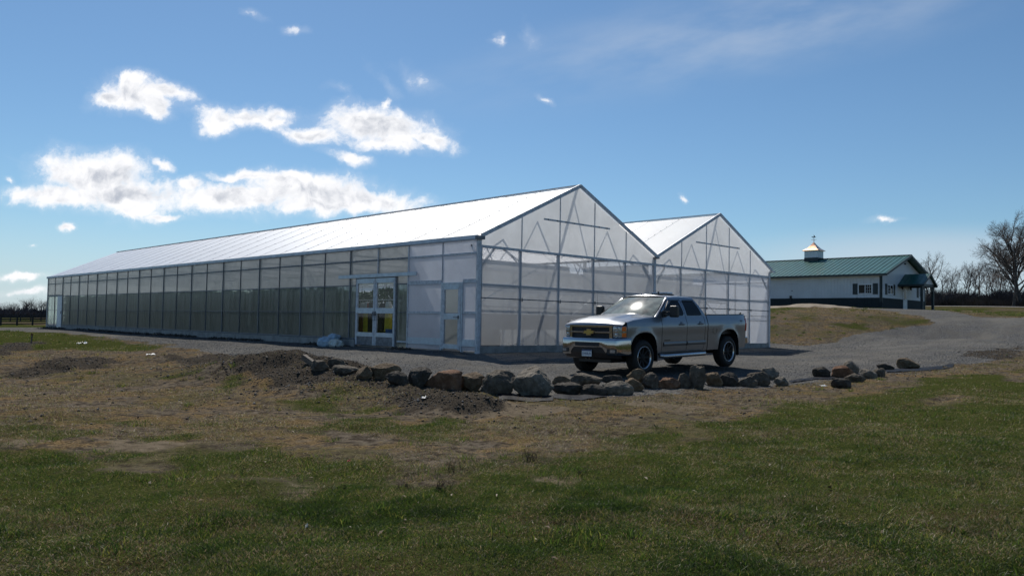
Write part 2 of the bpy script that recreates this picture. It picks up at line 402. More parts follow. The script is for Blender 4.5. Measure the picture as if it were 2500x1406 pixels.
for a in [(2290,792,52),(2000,775,52),(1884,842,42),(1884,800,48),(1884,752,68),(2000,835,44),(2000,752,70),(2152,752.5,77),(2260,758,84),(2500,766,76),(2400,753,95),(2300,748,110),(2500,742,130),(2500,800,50),(2400,820,45),(2200,820,46),
          (40,797,125),(0,785,200),(0,776,400),(0,769,700)]:
    CP.append(tuple(at_d(*a)))
for k in range(12):
    t = k/12*2*math.pi; CP.append((1500*math.cos(t), 1500*math.sin(t), 6.0))
CP.append((300, 100, 9)); CP.append((200, 20, 6)); CP.append((400, -100, 9))
CP = np.array(CP, float)
def _phi(r): return np.sqrt(r*r+4.0)
_n = len(CP)
_A = np.zeros((_n+3, _n+3)); _D = np.hypot(CP[:, None, 0]-CP[None, :, 0], CP[:, None, 1]-CP[None, :, 1])
_A[:_n, :_n] = -_phi(_D) + np.eye(_n)*.5
_A[:_n, _n] = 1; _A[:_n, _n+1:] = CP[:, :2]; _A[_n:, :_n] = _A[:_n, _n:].T
_W = np.linalg.solve(_A, np.r_[CP[:, 2], 0, 0, 0])
def base_h(x, y):
    x = np.asarray(x, float); y = np.asarray(y, float); s = _W[_n] + _W[_n+1]*x + _W[_n+2]*y
    for i in range(_n):
        s = s - _W[i]*_phi(np.hypot(x-CP[i, 0], y-CP[i, 1]))
    return s
def gnd(px, py, hf=None):
    """where the ray through a photo pixel meets the ground"""
    hf = hf or base_h
    d = ray(px, py); t = np.full(d.shape[:-1], 3.0); lo = t.copy(); hit = np.zeros(t.shape, bool); st = 1.03
    for i in range(240):
        q = CAM + d*t[..., None]; below = q[..., 2] < hf(q[..., 0], q[..., 1])
        hit |= below
        lo = np.where(hit, lo, t); t = np.where(hit, t, t*st)
        if hit.all(): break
    hi = np.minimum(lo*st, t)
    for i in range(18):
        m = (lo+hi)/2; q = CAM + d*m[..., None]; below = q[..., 2] < hf(q[..., 0], q[..., 1])
        hi = np.where(below, m, hi); lo = np.where(below, lo, m)
    q = CAM + d*hi[..., None]
    return q
def pts(px_list):
    a = np.array(px_list, float); return gnd(a[:, 0], a[:, 1])
def poly_sd(x, y, poly):
    """signed distance to a polygon in the ground plane, positive inside"""
    poly = np.asarray(poly)[:, :2]; n = len(poly); dmin = np.full(np.shape(x), 1e9); ins = np.zeros(np.shape(x), bool)
    for i in range(n):
        ax, ay = poly[i]; bx, by = poly[(i+1) % n]; ex, ey = bx-ax, by-ay
        t = np.clip(((x-ax)*ex+(y-ay)*ey)/(ex*ex+ey*ey+1e-9), 0, 1)
        dmin = np.minimum(dmin, np.hypot(x-ax-t*ex, y-ay-t*ey))
        c = ((ay > y) != (by > y)) & (x < (bx-ax)*(y-ay)/(by-ay+1e-12)+ax); ins ^= c
    return np.where(ins, dmin, -dmin)
# mounds and hollows of the ground
MOUNDS = []
def mound(px, py, rx, ry, ang, h):
    q = gnd(float(px), float(py)); MOUNDS.append((q[0], q[1], rx, ry, R_(ang), h))
mound(690, 925, 2.0, 1.15, -30, .62); mound(630, 900, 2.2, 1.2, -30, .22); mound(790, 942, 1.6, .9, -35, .34); mound(900, 960, 1.8, .8, -35, .27); mound(1010, 978, 1.3, .65, -35, .18); mound(1120, 995, 1.0, .5, -35, .20)
mound(60, 850, 4.5, 1.2, 10, -.28); mound(140, 895, 4.0, 1.0, 15, -.22)
N_DIRT = 6
SAND = []
for a in [(1983, 757, 2.5, 1.8, -40, .80), (1925, 758, 2.0, 1.5, -30, .42), (2035, 757, 1.7, 1.5, -30, .42), (1895, 757, 1.7, 1.3, 0, .36), (1955, 758, 1.6, 1.4, 0, .40)]:
    q = at_d(a[0], a[1], 70); SAND.append((q[0], q[1], a[2], a[3], R_(a[4]), a[5]*.46))
def bump(m, x, y):
    cx, cy, rx, ry, a, h = m; c, s = math.cos(a), math.sin(a)
    u = ((x-cx)*c+(y-cy)*s)/rx; v = (-(x-cx)*s+(y-cy)*c)/ry
    return np.exp(-(u*u+v*v)**1.3)
def height(x, y, fine=True):
    z = base_h(x, y)
    for m in MOUNDS: z = z + bump(m, x, y)*m[5]
    sm_ = np.zeros(np.shape(x))
    for m in SAND: sm_ = np.maximum(sm_, bump(m, x, y)*m[5]*(1+.25*fbm(x, y, .9, 3, 61)))
    z = z + sm_
    return z
GRAVEL = pts([(-200,812),(0,806),(60,809),(150,814),(250,822),(330,832),(420,844),(520,858),(600,872),(680,885),(760,893),(860,902),(960,925),(1050,945),(1150,957),(1300,972),(1440,970),(1600,966),(1700,958),(1850,950),(1960,940),(2060,928),(2150,912),(2300,898),(2400,882),(2500,858),(2700,845)])
_up = pts([(2900,772),(2700,772),(2500,776),(2380,776)])
GRAVEL = np.vstack([GRAVEL, _up, at_d(2300,768,74)[None], at_d(2262,757,84)[None], at_d(2150,754,75)[None], at_d(2080,757,70)[None], pts([(2290,790),(2200,801),(2120,815),(2040,832),(1960,843)]), np.array([[20.6, 1.5, 0], [20.6, 52, 0], [-6, 60, 0], [-12, 62, 0]])])
LAWN = pts([(-400,1092),(0,1092),(150,1084),(300,1088),(450,1120),(650,1140),(760,1170),(900,1205),(1080,1210),(1230,1195),(1330,1150),(1450,1112),(1600,1085),(1750,1075),(1900,1055),(2000,1020),(2150,985),(2300,962),(2500,945),(2800,930)])
LAWN = np.vstack([LAWN, [[14, -40, 0], [-20, -60, 0], [-60, -30, 0]]])
GREENISH = [pts(p) for p in ([(1850,1015),(2050,985),(2200,950),(2400,915),(2500,900),(2500,935),(2300,965),(2100,1005),(1950,1040),(1750,1065),(1650,1050)],
    [(-100,815),(60,812),(250,826),(330,836),(420,850),(330,860),(180,850),(60,850),(-100,858)], [(1050,1065),(1140,1062),(1150,1085),(1060,1085)], [(0,990),(90,985),(150,1040),(120,1075),(0,1075)],
    [(480,955),(620,920),(600,960),(500,975)], [(1350,1085),(1500,1060),(1560,1080),(1400,1105)], [(1500,1060),(1660,1040),(1640,1075),(1520,1090)])]
SANDY = [pts(p) for p in ([(1560,985),(1700,985),(1800,990),(1800,1020),(1740,1028),(1600,1000)], [(680,1065),(820,1050),(880,1065),(800,1085),(620,1085)], [(0,1075),(300,1070),(520,1080),(420,1095),(0,1090)], [(800,1085),(920,1080),(900,1100),(760,1100)], [(700,1170),(930,1165),(900,1195),(720,1195)],
     [(1340,1165),(1450,1150),(1420,1185)], [(1080,980),(1400,985),(1500,1000),(1300,1020),(1000,1010)])]
DARK = [pts(p) for p in ([(0,838),(70,835),(110,832),(60,850),(0,866)], [(0,900),(80,888),(160,878),(260,872),(280,890),(180,905),(60,925),(0,925)], [(580,865),(700,875),(760,900),(860,915),(980,945),(1060,960),(1190,985),(1180,1005),(1060,1000),(900,965),(740,955),(640,935),(590,900)],
     [(400,870),(560,865),(600,900),(480,890)], [(2350,858),(2500,845),(2500,870),(2380,880)])]
FAR_GRASS = np.array([[0, 0, 0]])
# ground as one sheet: fine near the photographer, coarse towards the horizon
def axis(c, half, step, far, grow, mid_=95):
    a = [0.0]
    while a[-1] < half: a.append(a[-1]+step)
    s = step
    while a[-1] < far: s = min(s*(1.024 if a[-1] < mid_ else grow), 60); a.append(a[-1]+s)
    a = np.array(a); return np.r_[c-a[:0:-1], c+a]
gx = axis(-4, 17, .115, 1500, 1.09); gy = axis(-8, 13, .115, 1500, 1.09)
X, Y = np.meshgrid(gx, gy, indexing='ij')
near = np.exp(-(np.hypot(X-CAM[0], Y-CAM[1])/60)**2)
sdg = poly_sd(X, Y, GRAVEL); wob = fbm(X, Y, .5, 5, 3)*.9
g = sstep(-.25, .35, sdg + wob*.9 + fbm(X, Y, 2.6, 3, 8)*.35)
lawn = sstep(-1.5, 1.1, poly_sd(X, Y, LAWN) + fbm(X, Y, .35, 4, 11)*2.2 + fbm(X, Y, 1.6, 4, 12)*1.5)
lawn = np.maximum(lawn, .62*sstep(.12, .42, fbm(X, Y, .55, 5, 15))*(sdg < -.6))
for p in GREENISH: lawn = np.maximum(lawn, .75*sstep(-.5, .6, poly_sd(X, Y, p) + fbm(X, Y, .6, 4, 13)*1.2))
farm = sstep(30, 60, np.hypot(X-CAM[0], Y-CAM[1]))
lawn = np.maximum(lawn, farm*np.where(X < 15, .8, np.clip(.46+1.3*fbm(X, Y, .16, 5, 14), 0, .95)))
sand = np.zeros_like(X)
for p in SANDY: sand = np.maximum(sand, .62*sstep(-.5, .6, poly_sd(X, Y, p)-.15 + fbm(X, Y, .9, 5, 21)*1.3))
for m in SAND: sand = np.maximum(sand, sstep(.04, .30, bump(m, X, Y)+fbm(X, Y, .5, 3, 5)*.15))
dark = np.zeros_like(X)
for i_, p in enumerate(DARK): dark = np.maximum(dark, sstep(-.4, .4, poly_sd(X, Y, p) + (.35 if i_ == 2 else 0) + fbm(X, Y, 1.1, 4, 31)*(.7 if i_ == 2 else .9)))
g = g*(1-.75*dark); sand = sand*(1-g)
lawn = lawn*(1-g)*(1-sand*.85)*(1-dark*.8)
inb = (X > .25) & (X < 2*W-.25) & (Y > .25) & (Y < L-.25)
Z = height(X, Y)
rough = .030 + .095*dark + .004*lawn - .012*np.clip(sdg, 0, 1)
Z = Z + near*(fbm(X, Y, 2.2, 4, 41)*rough*1.6 + fbm(X, Y, .45, 2, 42)*.05*(1-g))
Z = np.where(inb, np.minimum(Z, -.04), Z)
_gi = (gx, gy)
def hz(x, y):
    """height of the built ground sheet"""
    x = np.asarray(x, float); y = np.asarray(y, float)
    i = np.clip(np.searchsorted(gx, x)-1, 0, len(gx)-2); j = np.clip(np.searchsorted(gy, y)-1, 0, len(gy)-2)
    u = (x-gx[i])/(gx[i+1]-gx[i]); v = (y-gy[j])/(gy[j+1]-gy[j])
    return (Z[i, j]*(1-u)+Z[i+1, j]*u)*(1-v) + (Z[i, j+1]*(1-u)+Z[i+1, j+1]*u)*v
def fld(Fa, x, y):
    i = np.clip(np.searchsorted(gx, x), 0, len(gx)-1); j = np.clip(np.searchsorted(gy, y), 0, len(gy)-1); return Fa[i, j]
def onground(px, py): return gnd(float(px), float(py), hz)
def ground_material():
    m = bpy.data.materials.new('ground_cover'); m.use_nodes = True; t = NT(m.node_tree); b = m.node_tree.nodes['Principled BSDF']
    at = t.n('ShaderNodeAttribute', attribute_name='zone'); sp = t.n('ShaderNodeSeparateColor'); t.put(sp.inputs[0], at.outputs['Color'])
    gA, lA, dA = sp.outputs[0], sp.outputs[1], sp.outputs[2]; sA = at.outputs['Alpha']
    co = t.n('ShaderNodeTexCoord').outputs['Object']
    n1 = t.noise(co, 1.1, 6, .65); n2 = t.noise(co, 6.0, 6, .7); n3 = t.noise(co, 32.0, 5, .7)
    n4 = t.noise(co, .45, 5, .6)
    soil = t.mix(t.ramp(n2, .36, .64), (.042, .034, .026), (.145, .120, .092))
    straw = t.mix(t.ramp(n3, .38, .62), (.050, .034, .018), (.215, .150, .078))
    dry = t.mix(t.ramp(t.math('ADD', n1, t.math('MULTIPLY', t.math('SUBTRACT', n2, .5), .8)), .46, .66), soil, straw)
    dry = t.mix(t.math('MULTIPLY', t.ramp(t.math('ADD', n4, t.math('MULTIPLY', t.math('SUBTRACT', n2, .5), .5)), .50, .66), .55), dry, t.mix(t.ramp(n3, .35, .65), (.035, .036, .012), (.105, .095, .034)))
    grn = t.mix(t.ramp(n3, .3, .7), (.020, .028, .008), (.064, .070, .021))
    lf = t.ramp(t.math('ADD', lA, t.math('MULTIPLY', t.math('SUBTRACT', n2, .5), 1.1)), .3, .7)
    c = t.mix(lf, dry, grn)
    sandc = t.mix(t.ramp(n2, .3, .7), (.105, .083, .058), (.165, .134, .096))
    c = t.mix(t.ramp(t.math('ADD', sA, t.math('MULTIPLY', t.math('SUBTRACT', n2, .5), .7)), .35, .65), c, sandc)
    darkc = t.mix(t.ramp(n3, .3, .7), (.020, .017, .013), (.090, .076, .060))
    c = t.mix(t.ramp(t.math('ADD', dA, t.math('MULTIPLY', t.math('SUBTRACT', n2, .5), .9)), .35, .7), c, darkc)
    vo = t.n('ShaderNodeTexVoronoi'); t.put(vo.inputs['Vector'], co); vo.inputs['Scale'].default_value = 28.0
    vb = t.n('ShaderNodeSeparateColor'); t.put(vb.inputs[0], vo.outputs['Color'])
    grav = t.mix(vb.outputs[0], (.045, .046, .049), (.165, .164, .160))
    grav = t.mix(t.ramp(n1, .35, .75), grav, (.115, .109, .098))
    grav = t.mix(t.math('MULTIPLY', t.ramp(t.noise(co, .25, 4, .6), .45, .7), .5), grav, (.20, .19, .17))
    trk = t.ramp(t.noise(t.vmath('MULTIPLY', co, (.07, .85, 1)), 1.0, 4, .6), .48, .66)
    grav = t.mix(t.math('MULTIPLY', trk, .55), grav, (.165, .155, .138))
    gf = t.ramp(t.math('ADD', gA, t.math('MULTIPLY', t.math('SUBTRACT', n2, .5), .9)), .35, .65)
    c = t.mix(gf, c, grav)
    t.put(b.inputs['Base Color'], c); b.inputs['Roughness'].default_value = 1.0; b.inputs['Specular IOR Level'].default_value = 0.0
    hgt = t.math('ADD', t.math('MULTIPLY', n3, .5), t.math('MULTIPLY', n2, 1.2))
    hgt = t.mix(gf, hgt, t.math('MULTIPLY', vo.outputs['Distance'], 1.2))
    bn = t.n('ShaderNodeBump'); bn.inputs['Strength'].default_value = .8; bn.inputs['Distance'].default_value = .035
    t.put(bn.inputs['Height'], hgt); t.put(b.inputs['Normal'], bn.outputs[0])
    return m
M['ground'] = ground_material()
M['sand'] = mat('pale_sand', (.27, .225, .165), .95, 0, .2, 1.1, bump=.6, bscale=6, col2=(.15, .112, .072))
def ground_sheets():
    nx, ny = X.shape
    idx = np.arange(nx*ny).reshape(nx, ny)
    Fq = np.stack([idx[:-1, :-1], idx[1:, :-1], idx[1:, 1:], idx[:-1, 1:]], -1).reshape(-1, 4)
    V = np.stack([X, Y, Z], -1).reshape(-1, 3)
    zone = np.stack([g, lawn, dark, sand], -1).reshape(-1, 4).astype(np.float32)
    cg = g.ravel()[Fq].mean(1); cl = lawn.ravel()[Fq].mean(1); cs = np.zeros(len(Fq)); cdm = np.zeros(len(Fq))
    cxm = V[Fq, 0].mean(1); cym = V[Fq, 1].mean(1)
    for m_ in SAND: cs = np.maximum(cs, bump(m_, cxm, cym))
    for m_ in MOUNDS[:N_DIRT]: cdm = np.maximum(cdm, bump(m_, cxm, cym)*(m_[5] > 0))
    own = np.where(cdm > .3, 3, np.where(cs > .22, 4, np.where(cg > .5, 2, np.where((cl > .45) & (cym < 20) & (cxm < 30), 1, 0))))
    names = {0: ('ground', 'bare and dry grass ground around the gravel yard'), 1: ('lawn', 'green lawn in front of the gravel yard'), 2: ('gravel_yard', 'grey gravel yard and drive around the greenhouse'),
             3: ('dirt_mound', 'low mound of dark stony dirt at the left end of the boulder row'), 4: ('sand_heap', 'pale heap of sand and dirt in front of the green roofed barn')}
    for k, (nm, lab) in names.items():
        fs = Fq[own == k]; use = np.unique(fs); remap = np.full(len(V), -1); remap[use] = np.arange(len(use))
        o = np_mesh(nm, V[use], remap[fs], M['sand'] if k == 4 else M['ground'], None, True)
        a = o.data.color_attributes.new('zone', 'FLOAT_COLOR', 'POINT'); a.data.foreach_set('color', zone[use].ravel())
        if k in (3, 4): tag(o, lab, 'mound')
        else: tag(o, lab, nm.replace('_', ' '), None, 'structure')
ground_sheets()
# ------------------------------------------------------------------ greenhouse
gh = thing('greenhouse', 'long twin gabled greenhouse of white film and polycarbonate panels on the gravel yard', 'greenhouse')
EZ = 3.70                                   # eave height
def rz(x):                                  # roof height across the two bays
    u = x % W; return EZ + (RZ-EZ)*(1-abs(u-W/2)/(W/2))
T = .012
def sheet(quad, mat_, name, parent=gh):
    """thin panel: four corners, given a little thickness by a box-like prism"""
    a, b, c, d_ = [Vector(q) for q in quad]; n = (b-a).cross(d_-a).normalized()*T
    m = MB(); m.add([a, b, c, d_], [(0, 1, 2, 3)]); return m.build(name, mat_, parent, recalc=False)
# roofs: matt new sheets over the first two panels, glossy ones behind; each slope split there
YS = 2*P+.05
for x0, x1 in ((-.06, W/2), (W/2, W), (W, 1.5*W), (1.5*W, 2*W+.06)):
    z0 = EZ if x0 in (-.06, W) else RZ; z1 = RZ if x1 in (W/2, 1.5*W) else EZ
    for ya, yb, mt in ((-.10, YS, 'roof_new'), (YS, L+.06, 'roof')):
        n = 12 if mt == 'roof' else 2
        # slight unevenness of the sheets
        MBg = MB(); ys = np.linspace(ya, yb, int((yb-ya)/P*4)+1); us = np.linspace(0, 1, 9)
        A, B = np.meshgrid(ys, us, indexing='ij')
        zz = z0+(z1-z0)*B + .006*np.sin(A/P*2*math.pi)*np.sin(B*math.pi)*1.0
        Pm = np.stack([x0+(x1-x0)*B, A, zz], -1)
        MBg.grid(Pm).build('roof_panel', M[mt], gh, True, recalc=False)
SEAM = {}; sm = MB(); dots = sm
for x0, x1, z0, z1 in ((-.06, W/2, EZ, RZ), (W, 1.5*W, EZ, RZ), (W/2, W, RZ, EZ), (1.5*W, 2*W+.06, RZ, EZ)):
    for k in range(1, 26):
        y = k*P+.05
        sm.beam((x0, y, z0+.008), (x1, y, z1+.008),   .016, .008)
        if k < 16:
            for q in np.linspace(.08, .95, 10):
                p = Vector((x0+(x1-x0)*q, y+.04, z0+(z1-z0)*q+.012)); dots.box(p-Vector((.012, .012, .01)), p+Vector((.012, .012, .012)))
sm.build('roof_seam', M['seam'], gh); SEAM['screws'] = dots
for xr in (W/2, 1.5*W):
    MB().beam((xr, -.12, RZ+.035), (xr, L+.08, RZ+.022), .14, .02).build('ridge_cap', M['seam'], gh)
gt = MB(); gt.box((-.11, -.02, H), (-.065, L+.05, EZ+.02)); gt.box((-.11, -.02, H-.01), (.03, L+.05, H+.012)); gt.build('gutter', M['gutter'], gh)
MB().box((W-.11, -.16, EZ-.09), (W+.11, L+.08, EZ-.02)).build('gutter', M['steel_dark'], gh)
MB().box((2*W-.02, -.22, EZ-.10), (2*W+.14, L+.05, EZ-.03)).build('gutter', M['steel'], gh)
MB().box((-.16, -.14, EZ-.12), (.12, .03, EZ-.015)).build('gutter_end', M['steel_dark'], gh)
# left long wall
def wall_quad(x, y0, y1, z0, z1): return [(x, y0, z0), (x, y0, z1), (x, y1, z1), (x, y1, z0)]
D0, D1 = 4.36, 6.84                        # double door
S0, S1 = .79, 1.77                         # single door
sheet(wall_quad(0, 0, S0, .02, H), M['white_panel'], 'side_panel'); sheet(wall_quad(0, S1, 2*P, .02, H), M['white_panel'], 'side_panel'); sheet(wall_quad(0, S0, S1, 2.24, H), M['white_panel'], 'side_panel')
sheet(wall_quad(0, 2*P, D0, .02, 2.25), M['side_panel'], 'side_panel')
for k in range(2, 26):
    y0, y1 = k*P, (k+1)*P
    sheet(wall_quad(0, y0, y1, 2.25, H), M['side_panel_up'], 'side_panel')
    if y1 <= D1: continue
    y0 = max(y0, D1)
    if k == 24: y1 = 43.85
    if k == 25: y0 = 44.95
    sheet(wall_quad(0, y0, y1, .22, 2.25), M['side_panel'], 'side_panel')
    MB().box((-.03, y0+.01, -.05), (.03, y1-.01, .21)).build('base_board', M['concrete'], gh)
for k in range(27):
    y = k*P
    if D0 < y < D1:
        MB().box((-.028, y-.022, 2.56), (.07, y+.022, H)).build('wall_post', M['steel'], gh); continue
    if k == 1: y = S1+.03
    if k == 0: MB().box((-.05, -.05, -.1), (.06, .07, H)).build('corner_post', M['steel'], gh); continue
    wd = .027 if k % 2 == 0 else .011
    MB().box((-.026, y-wd, -.05), (.09 if k % 2 == 0 else .04, y+wd, H)).build('wall_post', M['post' if k > 2 else 'steel'], gh)
MB().box((-.035, L-.06, -.05), (.06, L+.01, H)).build('corner_post', M['steel'], gh)
def rail(z, y0, y1, h=.03, nm='wall_rail', m='steel_dark', x=-.018):
    MB().box((x, y0, z-h), (.05, y1, z+h)).build(nm, M[m], gh)
rail(3.16, .06, 2*P-.03, .03, m='steel'); rail(3.16, 2*P+.03, L, .028); rail(2.25, 2*P+.03, D0-.1, .022); rail(2.25, D1+.1, L, .022); rail(2.27, S1+.06, 2*P-.03, .065, m='steel'); rail(2.27, .06, S0-.05, .065, m='steel')
rail(1.25, S1+.06, 2*P-.03, .04, m='steel'); rail(1.25, .06, S0-.05, .04, m='steel'); rail(1.25, D1+.1, L, .014, m='post'); rail(1.25, 2*P+.03, D0-.1, .014, m='post'); rail(.25, D1+.1, L, .025, m='post'); rail(.28, .06, S0-.05, .11, m='alu'); rail(.28, S1+.06, 2*P-.03, .11, m='alu'); rail(.22, 2*P+.03, D0-.1, .025, m='steel')
MB().box((-.10, 3.12, 2.52), (-.04, 8.0, 2.65)).build('door_track', M['alu'], gh, bevel=.008)
# flaky bits of tape on the corner post
tp = MB()
for z0, z1, w_ in ((3.1, 3.4, .03), (2.25, 2.6, .035), (2.0, 2.2, .03), (1.2, 1.7, .02), (.2, 1.0, .018)):
    tp.add([(-.053, .02-w_, z0), (-.055, .03+w_, z0+.05), (-.053, .02+w_, z1), (-.054, .02-w_*.6, z1-.04)], [(0, 1, 2, 3)])
tp.build('peeling_tape', M['white'], gh)
def door_leaf(y0, y1, z0, z1, mid, kick, parent, hand=None, fw=.11):
    """aluminium leaf in the plane x = 0 : stiles, rails, two panes"""
    x0, x1 = -.045, .02
    fr = MB(); fr.box((x0, y0, z0), (x1, y0+fw, z1)); fr.box((x0, y1-fw, z0), (x1, y1, z1))
    fr.build('door_stile', M['steel'], parent, bevel=.006)
    MB().prism([(x0-.006, y0+.02, z1), (x0-.006, y1-.02, z1), (x0-.006, y1-fw-.02, z1-.17), (x0-.006, y0+fw+.02, z1-.17)], (.06, 0, 0)).build('top_rail', M['alu'], parent)
    MB().box((x0-.012, y0+.01, mid-.10), (x1, y1-fw+.02 if hand else y1-.01, mid+.10)).build('middle_rail', M['alu'], parent, bevel=.01)
    MB().prism([(x0-.006, y0+.02, z0+kick), (x0-.006, y1-.02, z0+kick), (x0-.006, y1-fw-.02, z0+kick+.15), (x0-.006, y0+fw+.02, z0+kick+.15)], (.06, 0, 0)).build('bottom_rail', M['alu'], parent)
    if kick > .1: MB().box((x0+.008, y0+fw, z0), (x1-.01, y1-fw, z0+kick)).build('kick_panel', M['steel_dark'], parent)
    for za, zb in ((mid+.09, z1-.12), (z0+kick+.1, mid-.09)):
        m = MB(); m.add([(-.01, y0+fw-.01, za), (-.01, y0+fw-.01, zb), (-.01, y1-fw+.01, zb), (-.01, y1-fw+.01, za)], [(0, 1, 2, 3)]); m.build('pane', M['glass'], parent, recalc=False)
mid = (D0+D1)/2
fr = MB(); fr.box((-.03, D0-.06, -.03), (.06, D0, 2.54)); fr.box((-.03, D1, -.03), (.06, D1+.05, 2.54)); fr.box((-.03, D0, 2.49), (.06, D1, 2.54)); fr.build('door_frame', M['steel_dark'], gh)
def door_root(y0, y1, z0, z1):
    r = MB().box((-.02, y0+.01, z0+.005), (.01, y0+.03, z1-.005)).build('door', M['steel'], gh); return r
dl = door_root(mid, D1, .03, 2.49); door_leaf(mid+.005, D1-.005, .03, 2.49, 1.30, .32, dl)
dr = door_root(D0, mid, .03, 2.49); door_leaf(D0+.005, mid-.005, .03, 2.49, 1.30, .32, dr)
hd = MB(); hd.box((-.075, mid-.09, 1.12), (-.047, mid+.09, 1.28)); hd.tube([(-.06, mid+.07, 1.25), (-.10, mid+.07, 1.22), (-.10, mid+.07, .98), (-.06, mid+.07, .95)], .012); hd.tube([(-.06, mid-.07, 1.25), (-.10, mid-.07, 1.22), (-.10, mid-.07, .98), (-.06, mid-.07, .95)], .012); hd.build('handle', M['steel_dark'], dr)
sf = MB(); sf.box((-.035, S0-.05, -.05), (.06, S0, 2.24)); sf.box((-.035, S1, -.05), (.06, S1+.05, 2.24)); sf.box((-.035, S0, 2.19), (.06, S1, 2.24)); sf.build('door_frame', M['alu'], gh)
ds = door_root(S0, S1, .02, 2.19); door_leaf(S0+.005, S1-.005, .04, 2.18, 1.12, .03, ds, True, .14)
hd = MB(); hd.tube([(-.05, S0+.10, 1.10), (-.12, S0+.10, 1.10), (-.12, S0+.28, 1.10)], .014); hd.box((-.06, S0+.06, 1.04), (-.045, S0+.14, 1.16)); hd.build('handle', M['steel_dark'], ds)
MB().box((-.06, S0-.02, -.12), (.05, S1+.02, .0)).build('door_sill', M['wood'], gh)
df = door_root(43.85, 44.95, .03, 2.25); m_ = MB(); m_.box((-.04, 43.87, .03), (.0, 44.93, 2.25)); m_.build('door_leaf', M['white'], df, bevel=.01)
MB().box((-.06, 43.95, 1.0), (-.04, 44.05, 1.2)).build('handle', M['steel_dark'], df)
MB().box((-.035, 43.8, 2.25), (.06, 47.5, 2.36)).build('door_frame', M['steel_dark'], gh)
# front: lower film, base board, gables
GAP = W/5
for b_ in (0, W):
    sheet([(b_+.04, 0, .22), (b_+W-.04, 0, .22), (b_+W-.04, 0, G-.02), (b_+.04, 0, G-.02)], M['front_film'], 'front_panel')
    m = MB(); m.add([(b_+.03, .004, G), (b_+W-.03, .004, G), (b_+W-.03, .004, EZ-.02), (b_+W/2, .004, RZ-.03), (b_+.03, .004, EZ-.02)], [(0, 1, 2, 3, 4)]); m.build('gable_panel', M['gable_film'], gh, recalc=False)
    MB().box((b_+.04, -.012, -.08), (b_+W-.04, .03, .20)).build('base_board', M['concrete'], gh)
    fl = MB()
    for sx in (0, 1):
        xa = b_ + (W if sx else 0); fl.beam((xa, -.11, rz(.0)+.005), (b_+W/2, -.11, RZ+.0), .05, .13)
    fl.build('gable_trim', M['steel'], gh)
    MB().box((b_+.02, -.035, G-.045), (b_+W-.02, .05, G+.035)).build('girder', M['steel'], gh)
    for j in range(1, 5):
        x = b_+j*GAP
        MB().box((x-.020, -.024, G+.035), (x+.020, .0, rz(x)-.05)).build('gable_mullion', M['steel'], gh)
        MB().box((x-.042, .016, -.05), (x+.042, .10, G-.045)).build('front_post', M['steel'], gh)
    MB().box((b_+.31*W, -.055, 4.505), (b_+.69*W, -.026, 4.565)).build('gable_bar', M['steel'], gh)
    bt = MB()
    for x in np.linspace(b_+.33*W, b_+.67*W, 8): bt.tube([(x, -.06, 4.535), (x, -.068, 4.535)], .022, 8)
    bt.build('gable_bolt', M['black'], gh)
    for y in [.38] + [k*P for k in range(4, 27, 2)]:   # trusses, one every second panel, seen softly through the film
        tr = MB()
        if y > 1:
            for x0, x1 in ((b_, b_+W/2), (b_+W, b_+W/2)): tr.beam((x0, y, EZ-.08), (x1, y, RZ-.08), .05, .07)
        tr.beam((b_, y, G+.03), (b_+W, y, G+.03), .05, .06)
        nodes = [b_+W*q for q in (0, .2, .4, .6, .8, 1)]; tops = [b_+W*q for q in (.13, .3, .5, .7, .87)]
        for i in range(5):
            tr.beam((nodes[i], y, G+.05), (tops[i], y, rz(tops[i])-.1), .03, .04); tr.beam((nodes[i+1], y, G+.05), (tops[i], y, rz(tops[i])-.1), .03, .04)
        tr.build('roof_truss', M['steel'], gh)
for x in (W, 2*W-.05):
    MB().box((x-.06, -.03, -.1), (x+.06, .09, EZ-.09)).build('front_post', M['steel'], gh)
MB().box((.09, .03, -.1), (.17, .12, G)).build('front_post', M['steel'], gh)
for a, b in (((.20, .06, 2.82), (.70, .06, 3.33)), ((9.28, .06, 2.76), (8.73, .06, 3.31)), ((9.72, .06, 2.76), (10.24, .06, 3.31)), ((18.8, .06, 2.8), (18.3, .06, 3.32))):
    MB().beam(a, b, .05, .06).build('knee_brace', M['steel'], gh)
for z, h, y in ((2.17, .035, .015), (1.73, .018, -.035), (1.47, .018, .10)):
    for b_ in (0, W): MB().box((b_+.1, y, z-h), (b_+W-.1, y+.03, z+h)).build('front_rail', M['steel_dark' if z < 2 else 'steel'], gh)
cl = MB()
for b_ in (0, W):
    for j in range(1, 5): cl.box((b_+j*GAP-.012+.045, -.05, 1.66), (b_+j*GAP+.06, -.02, 1.78))
cl.build('rail_clamp', M['steel_dark'], gh)
# inner partition and gutter wall behind the front
PY = 2*P
for b_ in (0, W):
    MB().prism([(b_+.06, PY, .0), (b_+W-.06, PY, .0), (b_+W-.06, PY, 3.0), (b_+W-1.0, PY, 3.0), (b_+W-1.0, PY, 3.36), (b_+.06, PY, 3.36)], (0, .002, 0)).build('inner_partition', M['partition'], gh)
    for z, h in ((3.0, .05), (2.25, .07), (1.25, .04)): MB().box((b_+.06, PY-.05, z-h), (b_+W-.06, PY-.005, z+h)).build('partition_rail', M['steel'], gh)
    for j in range(1, 5): MB().box((b_+j*GAP-.6, PY-.06, 0), (b_+j*GAP-.54, PY-.005, 3.3)).build('partition_post', M['steel'], gh)
MB().box((W-.008, .3, .0), (W+.008, PY-.1, 3.4)).build('inner_partition', M['partition'], gh)
sheet([(2*W, .06, 0), (2*W, L, 0), (2*W, L, H), (2*W, .06, H)], M['white_panel'], 'side_panel')
